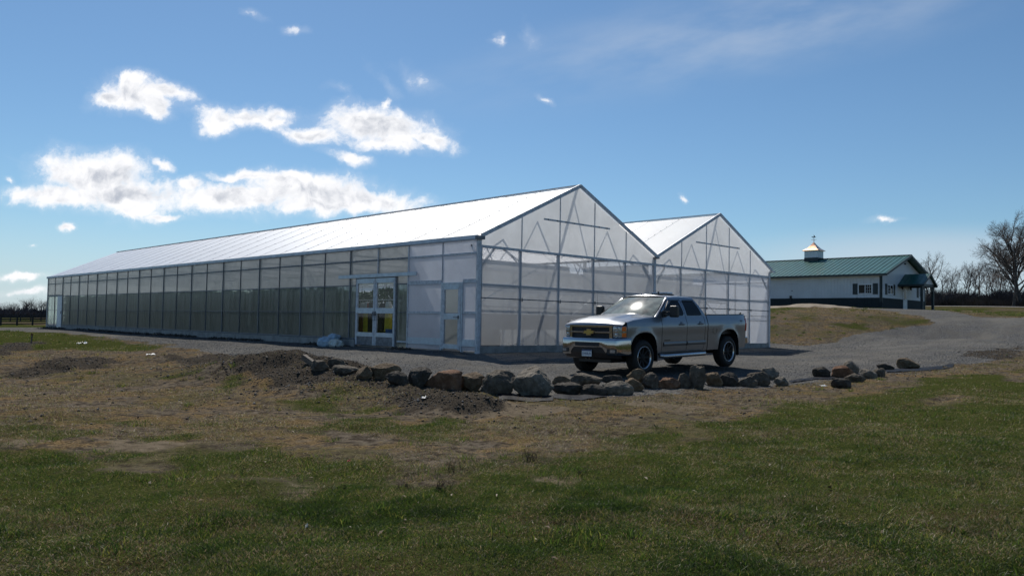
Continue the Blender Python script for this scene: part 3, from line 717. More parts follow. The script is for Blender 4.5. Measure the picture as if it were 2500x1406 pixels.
for k in range(1, 27): MB().box((2*W-.06, k*P-.03, 0), (2*W-.002, k*P+.03, H)).build('wall_post', M['steel'], gh)
for z in (2.25, 1.25, 3.1): MB().box((2*W-.05, .1, z-.03), (2*W-.003, PY, z+.03)).build('wall_rail', M['steel'], gh)
MB().prism([(.03, L, 0), (2*W-.03, L, 0), (2*W-.03, L, EZ), (1.5*W, L, RZ-.03), (W, L, EZ), (W/2, L, RZ-.03), (.03, L, EZ)], (0, .02, 0)).build('rear_wall', M['gable_film'], gh)
for k in range(2, 26, 2): MB().box((W-.06, k*P-.05, 0), (W+.06, k*P+.05, EZ-.09)).build('inner_post', M['steel'], gh)
MB().box((.06, .06, -.04), (2*W-.06, L-.06, -.005)).build('floor_slab', M['concrete'], gh)
# benches just inside the front, with crossed braces
for nb, (xa, xb) in enumerate(((.9, 8.6), (10.6, 18.2))):
    t_ = thing('potting_bench', 'long potting bench behind the film, '+('left of the pickup bonnet' if nb == 0 else 'right of the pickup cab'), 'bench', ((xa+xb)/2, 1.4, 0), 0, 'benches inside the front of the greenhouse')
    cx0 = (xa+xb)/2
    MB().box((xa-cx0, -.55, 1.10), (xb-cx0, .55, 1.24)).build('bench_top', M['bench'], t_)
    MB().box((xa-cx0, -.57, .72), (xb-cx0, -.552, 1.10)).build('bench_apron', M['bench'], t_)
    for x in np.arange(xa+.2, xb, 1.85):
        for y in (-.5, .5): MB().box((x-cx0-.03, y-.03, 0), (x-cx0+.03, y+.03, 1.1)).build('leg', M['steel'], t_)
        br = MB(); br.beam((x-cx0, .5, 1.25), (x-cx0+1.5, .5, 2.1), .035, .035); br.beam((x-cx0, .52, 2.1), (x-cx0+1.5, .52, 1.25), .035, .035); br.build('brace', M['steel'], t_)
        MB().box((x-cx0-.02, .48, 1.24), (x-cx0+.02, .52, 2.4)).build('upright', M['steel'], t_)
    MB().box((xa-cx0, .47, 2.06), (xb-cx0, .53, 2.14)).build('bench_rail', M['steel'], t_)
t_ = thing('folding_ladder', 'slim folding ladder leaning inside the film beside the second front post', 'ladder', (2.15, .9, 0))
ld_ = MB(); ld_.beam((-.25, 0, 0), (.12, 0, 1.75), .05, .03); ld_.beam((.45, .1, 0), (.14, 0, 1.75), .04, .03)
ld_.build('ladder_rail', M['steel'], t_)
rg = MB()
for k in range(5): rg.beam((-.2+.08*k, 0, .25+.33*k), (-.2+.08*k, .35, .25+.33*k), .03, .03)
rg.build('rung', M['steel'], t_)
# dark drum under the bench
MB().lathe([(0, 0), (.42, 0), (.45, .3), (.45, .62), (.38, .74), (0, .76)], (1.15, .8, 0), 'z', 24).build('drum', M['cloth_dark'], None, autosmooth=40)
tag(bpy.data.objects['drum'], 'dark rounded drum standing under the bench inside the near corner', 'drum')
# plants inside along the left wall
def leaves(n, lo, hi, size, seed):
    r = np.random.default_rng(seed); c = lo + r.random((n, 3))*(np.array(hi)-np.array(lo))
    c[:, 2] = lo[2] + (hi[2]-lo[2])*np.clip(r.random(n)*(.88+.20*vnoise(c[:, 1]*1.6, c[:, 0]*1.6, seed)), 0, 1)
    a = r.normal(size=(n, 3)); a /= np.linalg.norm(a, axis=1, keepdims=True); b = np.cross(a, r.normal(size=(n, 3))); b /= np.linalg.norm(b, axis=1, keepdims=True)
    s = size*(.5+r.random((n, 1)))
    V = np.stack([c-a*s, c+b*s*.45, c+a*s, c-b*s*.45], 1).reshape(-1, 3); F = np.arange(4*n).reshape(-1, 4); return V, F
M['leaf'] = mat('crop_leaf', (.035, .085, .022), .6, 0, .3, 3)
for (x0, x1, seed, nm) in ((.75, 1.7, 1, 'a'), (3.2, 4.4, 2, 'b')):
    V, F = leaves(26000, (x0, 10.0 if x0 < 2 else 4.6, .35), (x1, 46.5, 2.30), .12, seed)
    o = np_mesh('crop_foliage', V, F, M['leaf']); tag(o, 'tall green crop foliage behind the dim side panels' if seed == 1 else 'second green crop row deeper inside, showing above the hanging clothes', 'plants', None, 'stuff')
for x0, x1, ya in ((.75, 1.7, 10.0), (3.2, 4.4, 4.6)):
    o = MB().box((x0-.1, ya, .02), (x1+.1, 46.5, .38)).build('planting_bed', M['cloth_dark']); tag(o, 'long low dark planting bed under the '+('first' if x0 < 2 else 'second')+' crop row inside the side wall', 'planter')
# clothes hanging behind the double doors
t_ = thing('clothes_rail', 'pipe clothes rail hung across behind the glass double doors', 'clothes rail', (.55, 6.39, 0))
MB().tube([(0, -1.5, 1.72), (0, 1.5, 1.72)], .015).build('pipe', M['steel'], t_)
for y in (-1.5, 1.5): MB().tube([(0, y, 0), (0, y, 1.75)], .02).build('post', M['steel'], t_)
def garment(y, top, bot, wt, wb, m1, label, cat, m2=None, split=None, seed=0):
    r = random.Random(seed); n = 24; rows = 14; t = thing('hanging_garment', label, cat, (.55, y+.79, 0), 0, 'clothes hanging behind the double doors')
    def part(z0, z1, mt, nm):
        g_ = []
        for i in range(rows):
            z = z0+(z1-z0)*i/(rows-1); f = (top-z)/(top-bot); wd = (wt*.35 + (wt*.65)*min(1, f*7)) if f < .15 else wt+(wb-wt)*(f-.15)/.85
            row = []
            for j in range(n+1):
                a = 2*math.pi*j/n; fold = 1+.13*math.sin(a*5+seed)+.06*math.sin(a*9+z*3+seed)
                row.append((.10*math.sin(a)*fold, wd/2*math.cos(a)*fold, z))
            g_.append(row)
        MB().grid(g_).build(nm, M[mt], t, True)
    if split: part(split, top, m2, 'bib'); part(bot, split, m1, 'legs')
    else: part(bot, top, m1, 'cloth')
    MB().tube([(0, 0, top-.02), (0, 0, 1.73)], .008, 6).build('hanger_hook', M['steel'], t)
garment(6.16, 1.66, .42, .30, .40, 'yellow', 'long yellow garment with a pale top hung behind the left door leaf', 'overalls', 'cloth_white', 1.42, 1)
garment(4.78, 1.66, .55, .28, .40, 'yellow', 'long yellow garment with a pale top hung behind the right door leaf', 'overalls', 'cloth_white', 1.44, 2)
garment(6.45, 1.62, 1.25, .30, .42, 'cloth_white', 'pale short garment hung at the left edge of the left door leaf', 'shirt', None, None, 3)
garment(5.90, 1.62, .5, .26, .32, 'cloth_dark', 'dark long garment hung beside the left yellow one', 'jacket', None, None, 4)
garment(5.12, 1.60, .6, .40, .46, 'cloth_dark', 'dark jacket hung in the left half of the right door leaf', 'jacket', None, None, 5)
garment(6.62, 1.50, .5, .20, .26, 'cloth_brown', 'brown long garment hung furthest left behind the left door leaf', 'coat', None, None, 6)
garment(6.0, 1.60, 1.28, .10, .14, 'cloth_red', 'small red garment squeezed between yellow and dark clothes', 'shirt', None, None, 7)
garment(5.38, 1.62, 1.20, .14, .18, 'cloth_white', 'narrow white garment hung beside the dark jacket', 'shirt', None, None, 8)
t_ = thing('bucket', 'blue bucket on the low shelf under the right yellow garment', 'bucket', (.36, 5.2, .42)); MB().lathe([(0, 0), (.13, 0), (.16, .22), (.15, .22), (.12, .02), (0, .02)], (0, 0, 0), 'z', 20).build('pail', M['blue'], t_, autosmooth=40)
o = MB().box((.22, 4.8, .36), (.75, 7.6, .41)).build('low_shelf', M['steel']); tag(o, 'low metal shelf running behind the glass of the double doors', 'shelf')
o = MB().box((.3, 6.7, .02), (.7, 7.3, .34)).build('storage_box', M['cloth_dark'], bevel=.02); tag(o, 'dark box under the shelf behind the left door leaf', 'box')
# sacks lying by the wall
def blob(name, c, r, mt, seed, label, cat, parent=None, flat=.6, grp=None, squash=1.0):
    bm = bmesh.new(); bmesh.ops.create_icosphere(bm, subdivisions=4, radius=1)
    rr = random.Random(seed); off = Vector((rr.random()*9, rr.random()*9, rr.random()*9))
    from mathutils import noise as mn
    for v in bm.verts:
        n = v.co.normalized(); k = 1+.26*mn.noise(n*1.6+off)+.10*mn.noise(n*4.2+off); p = n*k
        p.z = p.z if p.z > -flat else -flat+(p.z+flat)*.08
        v.co = Vector((p.x*r[0], p.y*r[1], (p.z+flat)*r[2]))
    me = bpy.data.meshes.new(name); bm.to_mesh(me); bm.free()
    o = link(name, me, M[mt], parent, True); o.location = c
    return tag(o, label, cat, grp)
zs = float(hz(-.45, 7.9))
blob('plastic_sack', (-.50, 8.05, zs-.03), (.36, .42, .24), 'sack', 3, 'larger pale blue sack slumped on gravel left of the double doors', 'sack', grp='sacks by the greenhouse wall')
blob('plastic_sack', (-.46, 7.48, zs-.03), (.26, .36, .20), 'sack_white', 8, 'cream sack slumped on gravel nearest the double doors', 'sack', grp='sacks by the greenhouse wall')
blob('plastic_sack', (-.22, 8.0, zs+.20), (.24, .30, .17), 'sack', 12, 'small pale blue sack lying on top of the larger one by the wall', 'sack', grp='sacks by the greenhouse wall')
# dark lumps of soil left along the foot of the wall
# ------------------------------------------------------------------ pickup truck (x forward from the rear axle, y to its left, z up)
def build_truck():
    tk = thing('pickup_truck', 'silver four door pickup truck parked on the gravel in front of the greenhouse', 'pickup truck', (2.875, -6.234, -.150), math.pi-.002)
    tk.rotation_euler = (0, .026, math.pi-.003)
    AX, AR, AZ = (3.904, 0.0), .535, .42
    ATOP = 1.03
    def arch(x, grow=0.0):
        """lower edge of the body side at x: sill, or the wheel opening above it"""
        z = .50
        for c in AX:
            u = abs(x-c)/(AR+grow)
            if u < 1: z = max(z, .42 + (ATOP+grow-.42)*(1-u**2.9)**(1/2.9))
        return z
    zs_ = [.36, .50, .62, .80, .95, 1.08, 1.18, 1.27, 1.34, 1.40, 1.46]; ys_ = [.90, .945, .965, .978, .985, .998, 1.0, .982, .958, .938, .925]
    def hw(x, z):
        y = float(np.interp(z, zs_, ys_))
        if x > 4.1: y -= .075*((x-4.1)/.6)**2
        if x < -.6: y -= .035*((-.6-x)/.4)**2
        for c in AX:
            d_ = math.hypot(x-c, (z-.5)*1.0)-AR
            y += .020*math.exp(-(d_/.10)**2)
        return y
    def ztop(x):
        if x > 1.05: return float(np.interp(x, [1.05, 3.32, 3.8, 4.3, 4.55, 4.70], [1.405, 1.40, 1.375, 1.325, 1.275, 1.225]))
        return 1.425
    def xs_for(x0, x1):
        b = set(np.linspace(x0, x1, 40))
        for c in AX:
            for t in np.linspace(-1, 1, 31):
                xx = c+AR*math.sin(t*math.pi/2)*1.0
                if x0 < xx < x1: b.add(xx)
            for e in (c-AR-.004, c+AR+.004):
                if x0 < e < x1: b.add(e)
        return sorted(b)
    def side(x0, x1, s, mbx, zt=ztop):
        g_ = []
        for x in xs_for(x0, x1):
            zb = arch(x); z1 = zt(x); g_.append([(x, s*hw(x, zb+(z1-zb)*k/16), zb+(z1-zb)*k/16) for k in range(17)])
        mbx.grid(g_); return g_
    # cab and front wings
    nose = 4.535
    m = MB(); edges = {}
    for s in (1, -1): edges[s] = side(1.075, nose, s, m)
    # top of the wings in towards the bonnet, and the cowl
    g_ = []
    for x in np.linspace(3.30, nose, 16):
        row = []
        for s in (1,): row += [(x, hw(x, ztop(x)), ztop(x)), (x, hw(x, ztop(x))-.03, ztop(x)+.012), (x, hw(x, ztop(x))-.09, ztop(x)+.018)]
        g_.append(row)
    m.grid(g_); m.grid([[(a, -b, c) for a, b, c in row] for row in g_])
    # cab upper shell
    def up_y(z, x): 
        t = (z-1.40)/.46
        return .936+(.735-.936)*t+.030*4*t*(1-t)
    belt = lambda s: (3.33-2.235*s, 1.405); rail = lambda s: (2.58-1.18*s, 1.865+.02*math.sin(math.pi*min(1, s)))
    for sg in (1, -1):
        g_ = []
        for i in range(25):
            s = i/24; (xb, zb), (xt, zt) = belt(s), rail(s); row = []
            for k in range(13):
                t = k/12; x = xb+(xt-xb)*t; z = zb+(zt-zb)*t; row.append((x, sg*up_y(z, x), z))
            # roll over into the roof
            row += [(xt, sg*.715, zt+.022), (xt, sg*.67, zt+.040)]
            g_.append(row)
        m.grid(g_)
    g_ = []
    for i in range(17):
        s = i/16; xt, zt = rail(s); g_.append([(xt + .10*(1-(y/.67)**2)*(1-s)*(1 if s < .3 else .6), y, zt+.040+.050*(1-(y/.67)**2)) for y in np.linspace(-.67, .67, 13)])
    m.grid(g_)
    # cab back
    m.grid([[(1.095+(1.40-1.095)*t, y*(1-t)+y*.78*t, 1.405+.46*t) for y in np.linspace(-.936, .936, 9)] for t in np.linspace(0, 1, 6)])
    m.grid([[(1.08, y, z) for y in np.linspace(-.93, .93, 5)] for z in (.5, 1.41)])
    m.grid([[(4.50, y, z) for y in np.linspace(-.93, .93, 5)] for z in (.5, 1.26)])
    # roof front edge down to the windscreen, and rear edge
    m.grid([[(2.69-.11*q*q+.0*k-.10*k, .690*q*(1-.03*k), 1.882+.025*(1-q*q)+.055*k*(1-.5*q*q)+.012*k) for q in np.linspace(-1, 1, 17)] for k in (0, .35, .7, 1.0)])
    m.build('cab_body', M['paint'], tk, autosmooth=38)
    # windscreen
    g_ = []
    for k in range(11):
        t = k/10; row = []
        for j in range(17):
            q = -1+2*j/16; yb = .875*q; yt = .690*q
            xb = 3.46-.15*q*q; xt = 2.70-.11*q*q
            row.append((xb+(xt-xb)*t+.03*4*t*(1-t), yb+(yt-yb)*t, 1.415+(1.885-1.415)*t+.025*(1-q*q)*t+.012*4*t*(1-t)))
        g_.append(row)
    ws = MB().grid(g_).build('windscreen', M['windscreen'], tk, True)
    M0 = MB()
    for sg in (1, -1):
        pil = []
        for k in range(11):
            t = k/10; pil.append([(3.30-.70*t, sg*(.93-.20*t), 1.40+.475*t), (3.325-.725*t, sg*(.905-.20*t), 1.412+.478*t), (3.32-.725*t, sg*(.86-.18*t), 1.412+.476*t)])
        M0.grid(pil)
    M0.build('windscreen_pillar', M['paint'], tk, True)
    cw = MB(); cw.grid([[(3.28+.20*(1-q*q)+.10*t, .90*q, 1.412+.006*t) for q in np.linspace(-1, 1, 17)] for t in (-.6, 0, 1)]); cw.build('cowl', M['black'], tk, True)
    for y0, y1 in ((.70, -.02), (.02, -.66)):
        wp = MB(); wp.tube([(3.47, y0-.05, 1.425), (3.40, y0-.25, 1.47), (3.36, (y0+y1)/2, 1.475), (3.40, y1, 1.455)], [.016, .014, .012, .008], 6); wp.build('wiper', M['black'], tk)
    # side windows, door seams, weather shields, mouldings, handles (both sides)
    def win(sg, xf, xr, z0, z1, name, off, mt, rows=14, rf=(.10, .05), rr=(.06, .08)):
        g_ = []
        for k in range(rows+1):
            z = z0+(z1-z0)*k/rows; t = k/rows
            a = xf(z); b = xr(z); dz0 = z-z0; dz1 = z1-z
            def rnd(r, dd): return r-math.sqrt(max(0, r*r-(r-dd)**2)) if dd < r else 0
            a -= rnd(rf[0], dz1)+rnd(rf[1], dz0); b += rnd(rr[0], dz1)+rnd(rr[1], dz0)
            g_.append([(a+(b-a)*j/8, sg*(up_y(z, 0)+off), z) for j in range(9)])
        return MB().grid(g_).build(name, M[mt], tk, True)
    lin = lambda x0, x1, z0, z1: (lambda z: x0+(x1-x0)*(z-z0)/(z1-z0))
    for sg in (1, -1):
        win(sg, lin(3.10, 2.56, 1.42, 1.82), lin(2.10, 2.16, 1.42, 1.82), 1.425, 1.825, 'side_window', .006, 'carglass', rf=(.22, .02))
        win(sg, lin(1.97, 1.99, 1.42, 1.82), lin(1.265, 1.47, 1.42, 1.82), 1.425, 1.825, 'side_window', .006, 'carglass', rf=(.05, .03), rr=(.07, .06))
        sh = MB(); sh.grid([[(x, sg*(up_y(1.80, 0)+.012+.014*k), 1.835-.035*k) for x in np.linspace(2.62, 2.14, 8)] for k in (0, 1)]); sh.grid([[(x, sg*(up_y(1.80, 0)+.012+.014*k), 1.835-.035*k) for x in np.linspace(2.0, 1.47, 8)] for k in (0, 1)])
        sh.tube([(3.02, sg*(up_y(1.50, 0)+.012), 1.49), (2.80, sg*(up_y(1.67, 0)+.012), 1.665), (2.62, sg*(up_y(1.80, 0)+.016), 1.80)], .018, 6)
        sh.build('wind_deflector', M['black'], tk)
        se = MB()
        def seam(ptsx, rad=.005): se.tube([(x, sg*(hw(x, z)+.000 if z <= 1.405 else up_y(z, x)+.0), z) for x, z in ptsx], rad, 6)
        zz = np.linspace(.52, 1.40, 14)
        seam([(3.16, z) for z in zz]); seam([(2.05, z) for z in zz]); seam([(2.05+(z-1.4)*.05, z) for z in np.linspace(1.40, 1.85, 6)])
        seam([(1.20+max(0, .75-z)*.25, z) for z in zz if z > .5]); seam([(1.25+(z-1.4)*.45, z) for z in np.linspace(1.40, 1.84, 6)])
        seam([(x, .525) for x in np.linspace(3.16, 1.27, 16)], .006)
        se.build('door_seam', M['darkpaint'], tk)
        md = MB()
        for xa, xb in ((3.08, 2.08), (2.02, 1.16)):
            md.grid([[(x, sg*(hw(x, z)+o), z) for z, o in ((.665, .0), (.668, .014), (.74, .016), (.765, .0))] for x in np.linspace(xa, xb, 8)])
        md.build('side_moulding', M['paint_dull'], tk, True)
        md = MB()
        for x in (3.08, 2.055): md.box((x-.006, min(sg*.97, sg*.985), .66), (x+.006, max(sg*.97, sg*.988), .765))
        md.grid([[(x, sg*(hw(x, z)+.003), z) for z in (.80, .825)] for x in np.linspace(3.06, 2.80, 4)]); md.build('badge', M['darkpaint'], tk)
        for x in (2.30, 1.42):
            hh = MB(); hh.lathe([(0, 0), (.05, .0), (.052, .006), (0, .006)], (x, sg*(hw(x, 1.22)-.001), 1.22), 'y', 16); pts_ = [(x+.10, sg*(hw(x, 1.2)+.004), 1.20), (x+.07, sg*(hw(x, 1.2)+.035), 1.205), (x-.07, sg*(hw(x, 1.2)+.035), 1.205), (x-.10, sg*(hw(x, 1.2)+.004), 1.20)]
            hh.tube(pts_, [.016, .02, .02, .016], 8); hh.build('handle', M['paint_dull'], tk, True)
        # towing mirror
        mr = MB(); mr.beam((2.98, sg*.95, 1.50), (2.93, sg*1.13, 1.53), .06, .035); mr.beam((2.98, sg*.95, 1.44), (2.93, sg*1.13, 1.44), .06, .035); mr.box((2.90, min(sg*.93, sg*.965), 1.40), (3.08, max(sg*.93, sg*.965), 1.56))
        mr.build('mirror_arm', M['black'], tk, bevel=.008)
        ml = MB(); ml.box((2.85, min(sg*1.08, sg*1.30), 1.39), (2.99, max(sg*1.08, sg*1.30), 1.68)); mo = ml.build('mirror', M['black'], tk, bevel=.045, seg=4)
        MB().box((2.843, min(sg*1.11, sg*1.27), 1.43), (2.849, max(sg*1.11, sg*1.27), 1.64)).build('mirror_glass', M['chrome'], mo)
    # cargo bed
    b = MB()
    for s in (1, -1):
        side(-.985, 1.045, s, b, lambda x: 1.425)
        b.grid([[(x, s*(hw(x, 1.425)-q), 1.425+o) for q, o in ((0, 0), (.02, .014), (.10, .014), (.11, -.02), (.11, -.5))] for x in np.linspace(-.965, 1.045, 12)])
    b.grid([[(-.985-.02*math.sin(k/8*math.pi), y, .55+(1.40-.55)*k/8) for y in np.linspace(-.93, .93, 9)] for k in range(9)])
    b.build('cargo_bed', M['paint'], tk, autosmooth=38)
    bi = MB(); bi.box((-.94, -.83, .90), (1.03, .83, .93)); bi.box((1.0, -.85, .9), (1.045, .85, 1.42)); bi.box((-.965, -.84, .9), (-.925, .84, 1.40))
    for s in (1, -1): bi.box((-.94, min(s*.80, s*.845), .9), (1.03, max(s*.80, s*.845), 1.425)); bi.box((-.955, min(s*.81, s*.925), 1.436), (1.04, max(s*.81, s*.925), 1.450))
    bi.build('bed_liner', M['black'], tk)
    ck = MB()
    for x, s in ((.97, 1), (-.85, 1), (.97, -1), (-.85, -1)): ck.tube([(x, s*.87, 1.45), (x, s*.87, 1.50)], .018, 8); ck.tube([(x+.06, s*.87, 1.45), (x+.06, s*.87, 1.475)], .012, 6)
    ck.build('stake_pocket_cleat', M['chrome'], tk)
    for s in (1, -1):
        tl = MB(); tl.grid([[(-.99+.10*k/5 if k else -1.005, s*(hw(-.95, z)+.004-.0*k), z) for k in range(6)] for z in np.linspace(.97, 1.33, 8)]); tl.box((-1.013, min(s*.80, s*.945), .97), (-.985, max(s*.80, s*.945), 1.33)); tl.build('tail_light', M['red'], tk)
    MB().tube([(.72, hw(.72, 1.1)+.0, 1.10+.0)]+[(.72+.10*math.cos(t), hw(.7, 1.05)+.001, 1.02+.10*math.sin(t)) for t in np.linspace(1.57, 7.85, 20)], .003, 5).build('fuel_flap_seam', M['darkpaint'], tk)
    e = MB()
    # side decal near the tail: the characters 4X4
    add_text('4X4', .075, (-.62, hw(-.7, 1.25)+.006, 1.235), tk, 'decal', M['darkpaint'], side=True)
    rb = MB(); rb.box((-1.16, -.92, .60), (-.99, .92, .80)); rbo = rb.build('rear_bumper', M['chrome'], tk, bevel=.03, seg=3)
    # bonnet
    g_ = []
    for i in range(21):
        x = 3.36+(4.735-3.36)*i/20; row = []
        zt_ = ztop(min(x, 4.70))+.018
        for y in np.linspace(-1, 1, 25):
            wv = hw(min(x, 4.535), 1.3)-.095+.065*float(sstep(4.50, 4.56, x)); a = abs(y); z = zt_+.055*(1-a**2.4)+.022*float(sstep(.62, .52, a))*float(sstep(4.72, 4.3, x)) - .05*max(0, (x-4.6)/.13)**2*.4
            row.append((x-.0+(-.10*a**3 if i == 20 else -.10*a**3*(i/20)**2)+(.05 if False else 0)+ (.10*(1-a*a)*(1 if x > 4.6 else 0)*0), y*wv, z))
        g_.append(row)
    last = g_[-1]; g_.append([(p[0]+.028, p[1], p[2]-.03) for p in last]); g_.append([(p[0]+.034, p[1], p[2]-.075) for p in last])
    MB().grid(g_).build('bonnet', M['paint'], tk, autosmooth=50)
    cr_ = MB()
    for s in (1, -1): cr_.tube([(3.42, s*.46, 1.505), (4.0, s*.47, 1.478), (4.5, s*.50, 1.40)], .004, 5)
    # front: grille
    def fx(y): return 4.79-.11*abs(y/.9)**2.4      # plan curve of the nose
    def band(z0, z1, y0, y1, dx, thick=.03, n=12, mbx=None):
        ys__ = np.linspace(y0, y1, n)
        mm = mbx or MB(); mm.grid([[(fx(y)+dx-thick, y, z0), (fx(y)+dx, y, z0+.006), (fx(y)+dx, y, z1-.006), (fx(y)+dx-thick, y, z1)] for y in ys__]); return mm
    gr = MB(); band(.845, 1.20, -.66, .66, -.02, .05, 12, gr); gr.build('grille_mesh', M['mesh'], tk)
    gc = MB(); band(1.155, 1.215, -.68, .68, .012, .05, 14, gc); band(.835, .885, -.66, .66, .012, .05, 14, gc); band(1.015, 1.065, -.64, .64, .016, .05, 14, gc); band(1.03, 1.05, -.64, .64, .03, .02, 14, gc)
    for s in (1, -1): gc.grid([[(fx(.6)+.012-o, s*y, z) for y, o in ((.585, .05), (.59, 0), (.665, .012), (.675, .06))] for z in (.84, 1.03, 1.21)])
    gc.build('grille_surround', M['chrome'], tk, autosmooth=40)
    bw = [(-.155, .0), (-.125, .045), (-.055, .045), (-.055, .075), (.075, .075), (.075, .045), (.155, .045), (.125, -.0), (.155-.03, -.0)]
    bow = [(-.165, -.035), (-.135, .035), (-.06, .035), (-.06, .072), (.072, .072), (.072, .035), (.165, .035), (.135, -.035), (.06, -.035), (.06, -.072), (-.072, -.072), (-.072, -.035)]
    MB().prism([(4.800, y*1.12, 1.04+z*1.14) for y, z in bow], (.025, 0, 0)).build('emblem_rim', M['chrome'], tk)
    MB().prism([(4.826, y*.93, 1.04+z*.86) for y, z in bow], (.006, 0, 0)).build('emblem', M['gold'], tk)
    # headlamps: wrap from the front round onto the wing
    def hl(y): return fx(min(y, .84))+.004 if y < .84 else fx(.84)+.004-(y-.84)*1.55
    for s in (1, -1):
        h = MB(); yy = np.linspace(.68, .945, 14)
        h.grid([[(hl(y)-.04, s*y, .905)]+[(hl(y)+.004*math.sin(k/7*math.pi), s*y, .91+(1.195-.91)*k/7) for k in range(8)]+[(hl(y)-.05, s*y, 1.20)] for y in yy])
        ho = h.build('headlight', M['lens'], tk, True)
        MB().grid([[(hl(y)+.008, s*y, z) for z in (1.040, 1.060)] for y in yy]).build('divider', M['chrome'], ho)
        am = MB()
        for z0, z1 in ((.93, 1.03), (1.07, 1.18)): am.grid([[(hl(y)+.007, s*y, z) for z in np.linspace(z0, z1, 3)] for y in np.linspace(.88, .94, 5)])
        am.build('side_marker', M['amber'], ho)
        for zc, yc in ((1.125, .765), (.978, .765)):
            MB().lathe([(0, .012), (.028, .012), (.045, .004), (.050, .010), (.055, .0)], (hl(yc), s*yc, zc), 'x', 20).build('bulb_reflector', M['chrome'], ho, True)
        rm = MB(); rm.tube([(hl(y)+.004, s*y, 1.200) for y in yy], .007, 6); rm.tube([(hl(y)+.004, s*y, .905) for y in yy], .007, 6); rm.tube([(hl(.945), s*.945, .905), (hl(.945), s*.945, 1.2)], .008, 6); rm.tube([(hl(.68)+.004, s*.68, .905), (hl(.68)+.004, s*.68, 1.2)], .006, 6); rm.build('lamp_rim', M['darkpaint'], ho)
    # front bumper: chrome, wrapping round, with intake and fog lamp openings
    def bx(y):
        a = abs(y); return 4.90-.06*(a/.8)**2 if a < .82 else 4.90-.063-((a-.82)/.20)**1.7*.36
    yb = np.r_[np.linspace(-1.02, -.82, 9), np.linspace(-.78, .78, 25), np.linspace(.82, 1.02, 9)]
    def zlow(y): a = abs(y); return .66 - (.66-.49)*float(sstep(.44, .60, a))
    bm_ = MB(); bm_.grid([[(bx(y)-.12, y, .90), (bx(y)-.05, y, .905), (bx(y)-.012, y, .885), (bx(y), y, .84), (bx(y)+.004, y, (zlow(y)+.84)/2), (bx(y)-.012, y, zlow(y)+.02), (bx(y)-.05, y, zlow(y)), (bx(y)-.12, y, zlow(y))] for y in yb])
    bo = bm_.build('front_bumper', M['chrome'], tk, autosmooth=60)
    MB().grid([[(bx(y)+.007, y, z) for z in (.705, .72, .79, .80)] for y in np.linspace(-.38, .38, 9)]).build('bumper_intake', M['mesh'], bo)
    for s in (1, -1):
        MB().grid([[(bx(y)+.008, s*y, z) for z in (.535, .55, .64, .65)] for y in np.linspace(.60, .86, 6)]).build('fog_recess', M['black'], bo)
        MB().grid([[(bx(y)+.013, s*y, z) for z in (.56, .63)] for y in np.linspace(.69, .83, 4)]).build('fog_lamp', M['lens'], bo)
    va = MB(); va.grid([[(bx(y)-.02, y, .70), (bx(y)-.035, y, .55), (bx(y)-.10, y, .42), (bx(y)-.25, y, .38)] for y in np.linspace(-.90, .90, 15)]); va.build('front_valance', M['black'], tk)
    pl = MB().box((4.895, -.155, .455), (4.905, .155, .615)).build('licence_plate', M['plate'], tk, bevel=.006)
    MB().box((4.9055, -.15, .585), (4.9075, .15, .612)).build('plate_band', M['ink'], pl)
    add_text('33408-JV', .083, (4.9065, .139, .495), pl, 'plate_text', M['ink'], front=True)
    th = MB()
    for y in (-.06, .05): th.tube([(4.80, y, .40), (4.86, y, .40)], .016, 8)
    th.build('tow_bolt', M['chrome'], tk)
    # roof things
    for x, y in ((2.46, -.48), (2.53, -.17), (2.54, 0.0), (2.53, .17), (2.46, .48)):
        MB().box((x-.05, y-.075, 1.935-.06*abs(y)), (x+.06, y+.075, 1.972-.06*abs(y))).build('roof_marker', M['darkpaint' if abs(y) > .3 or y > .2 else 'amber_dim'], tk, bevel=.012)
    an = MB(); an.prism([(2.42, .30, 1.95), (2.30, .30, 1.95), (2.34, .30, 2.06), (2.36, .30, 2.06)], (0, .02, 0)); an.box((2.18, .26, 1.945), (2.42, .34, 1.972)); an.build('roof_antenna', M['black'], tk)
    MB().box((1.60, -.28, 1.945), (1.90, .28, 1.995)).build('beacon_base', M['black'], tk, bevel=.01)
    MB().box((1.62, -.26, 1.995), (1.88, .26, 2.045)).build('beacon', M['lens'], tk, bevel=.02)
    MB().tube([(3.62, -.72, 1.40), (3.60, -.73, 2.05)], [.004, .002], 5).build('whip_antenna', M['black'], tk)
    # running boards, liners, underside
    for s in (1, -1):
        rb_ = MB(); rb_.tube([(3.22, s*.93, .44), (3.12, s*1.02, .42), (1.30, s*1.02, .42), (1.18, s*.95, .44)], .055, 12); rb_.build('running_board', M['chrome_dull'], tk, True)
        MB().box((1.25, min(s*1.0, s*1.045), .468), (3.12, max(s*1.0, s*1.045), .480)).build('step_pad', M['black'], tk)
        for c, nm in ((3.904, 'f'), (0.0, 'r')):
            g_ = []
            for t in np.linspace(-1, 1, 25):
                x = c+(AR+.0)*t; z = arch(x) if abs(t) < .999 else .5; g_.append([(x, s*(hw(x, max(z, .5))-.004), z), (x, s*.60, z+.01)])
            MB().grid(g_).build('wheel_arch_liner', M['black'], tk)
            MB().box((c-AR+.0, min(s*.55, s*.6), .45), (c+AR, max(s*.55, s*.6), 1.08)).build('wheel_arch_liner', M['black'], tk)
            MB().box((c-AR-.03, min(s*.74, s*.98), .30), (c-AR+.0, max(s*.74, s*.98), .72)).build('mud_flap', M['black'], tk, bevel=.008)
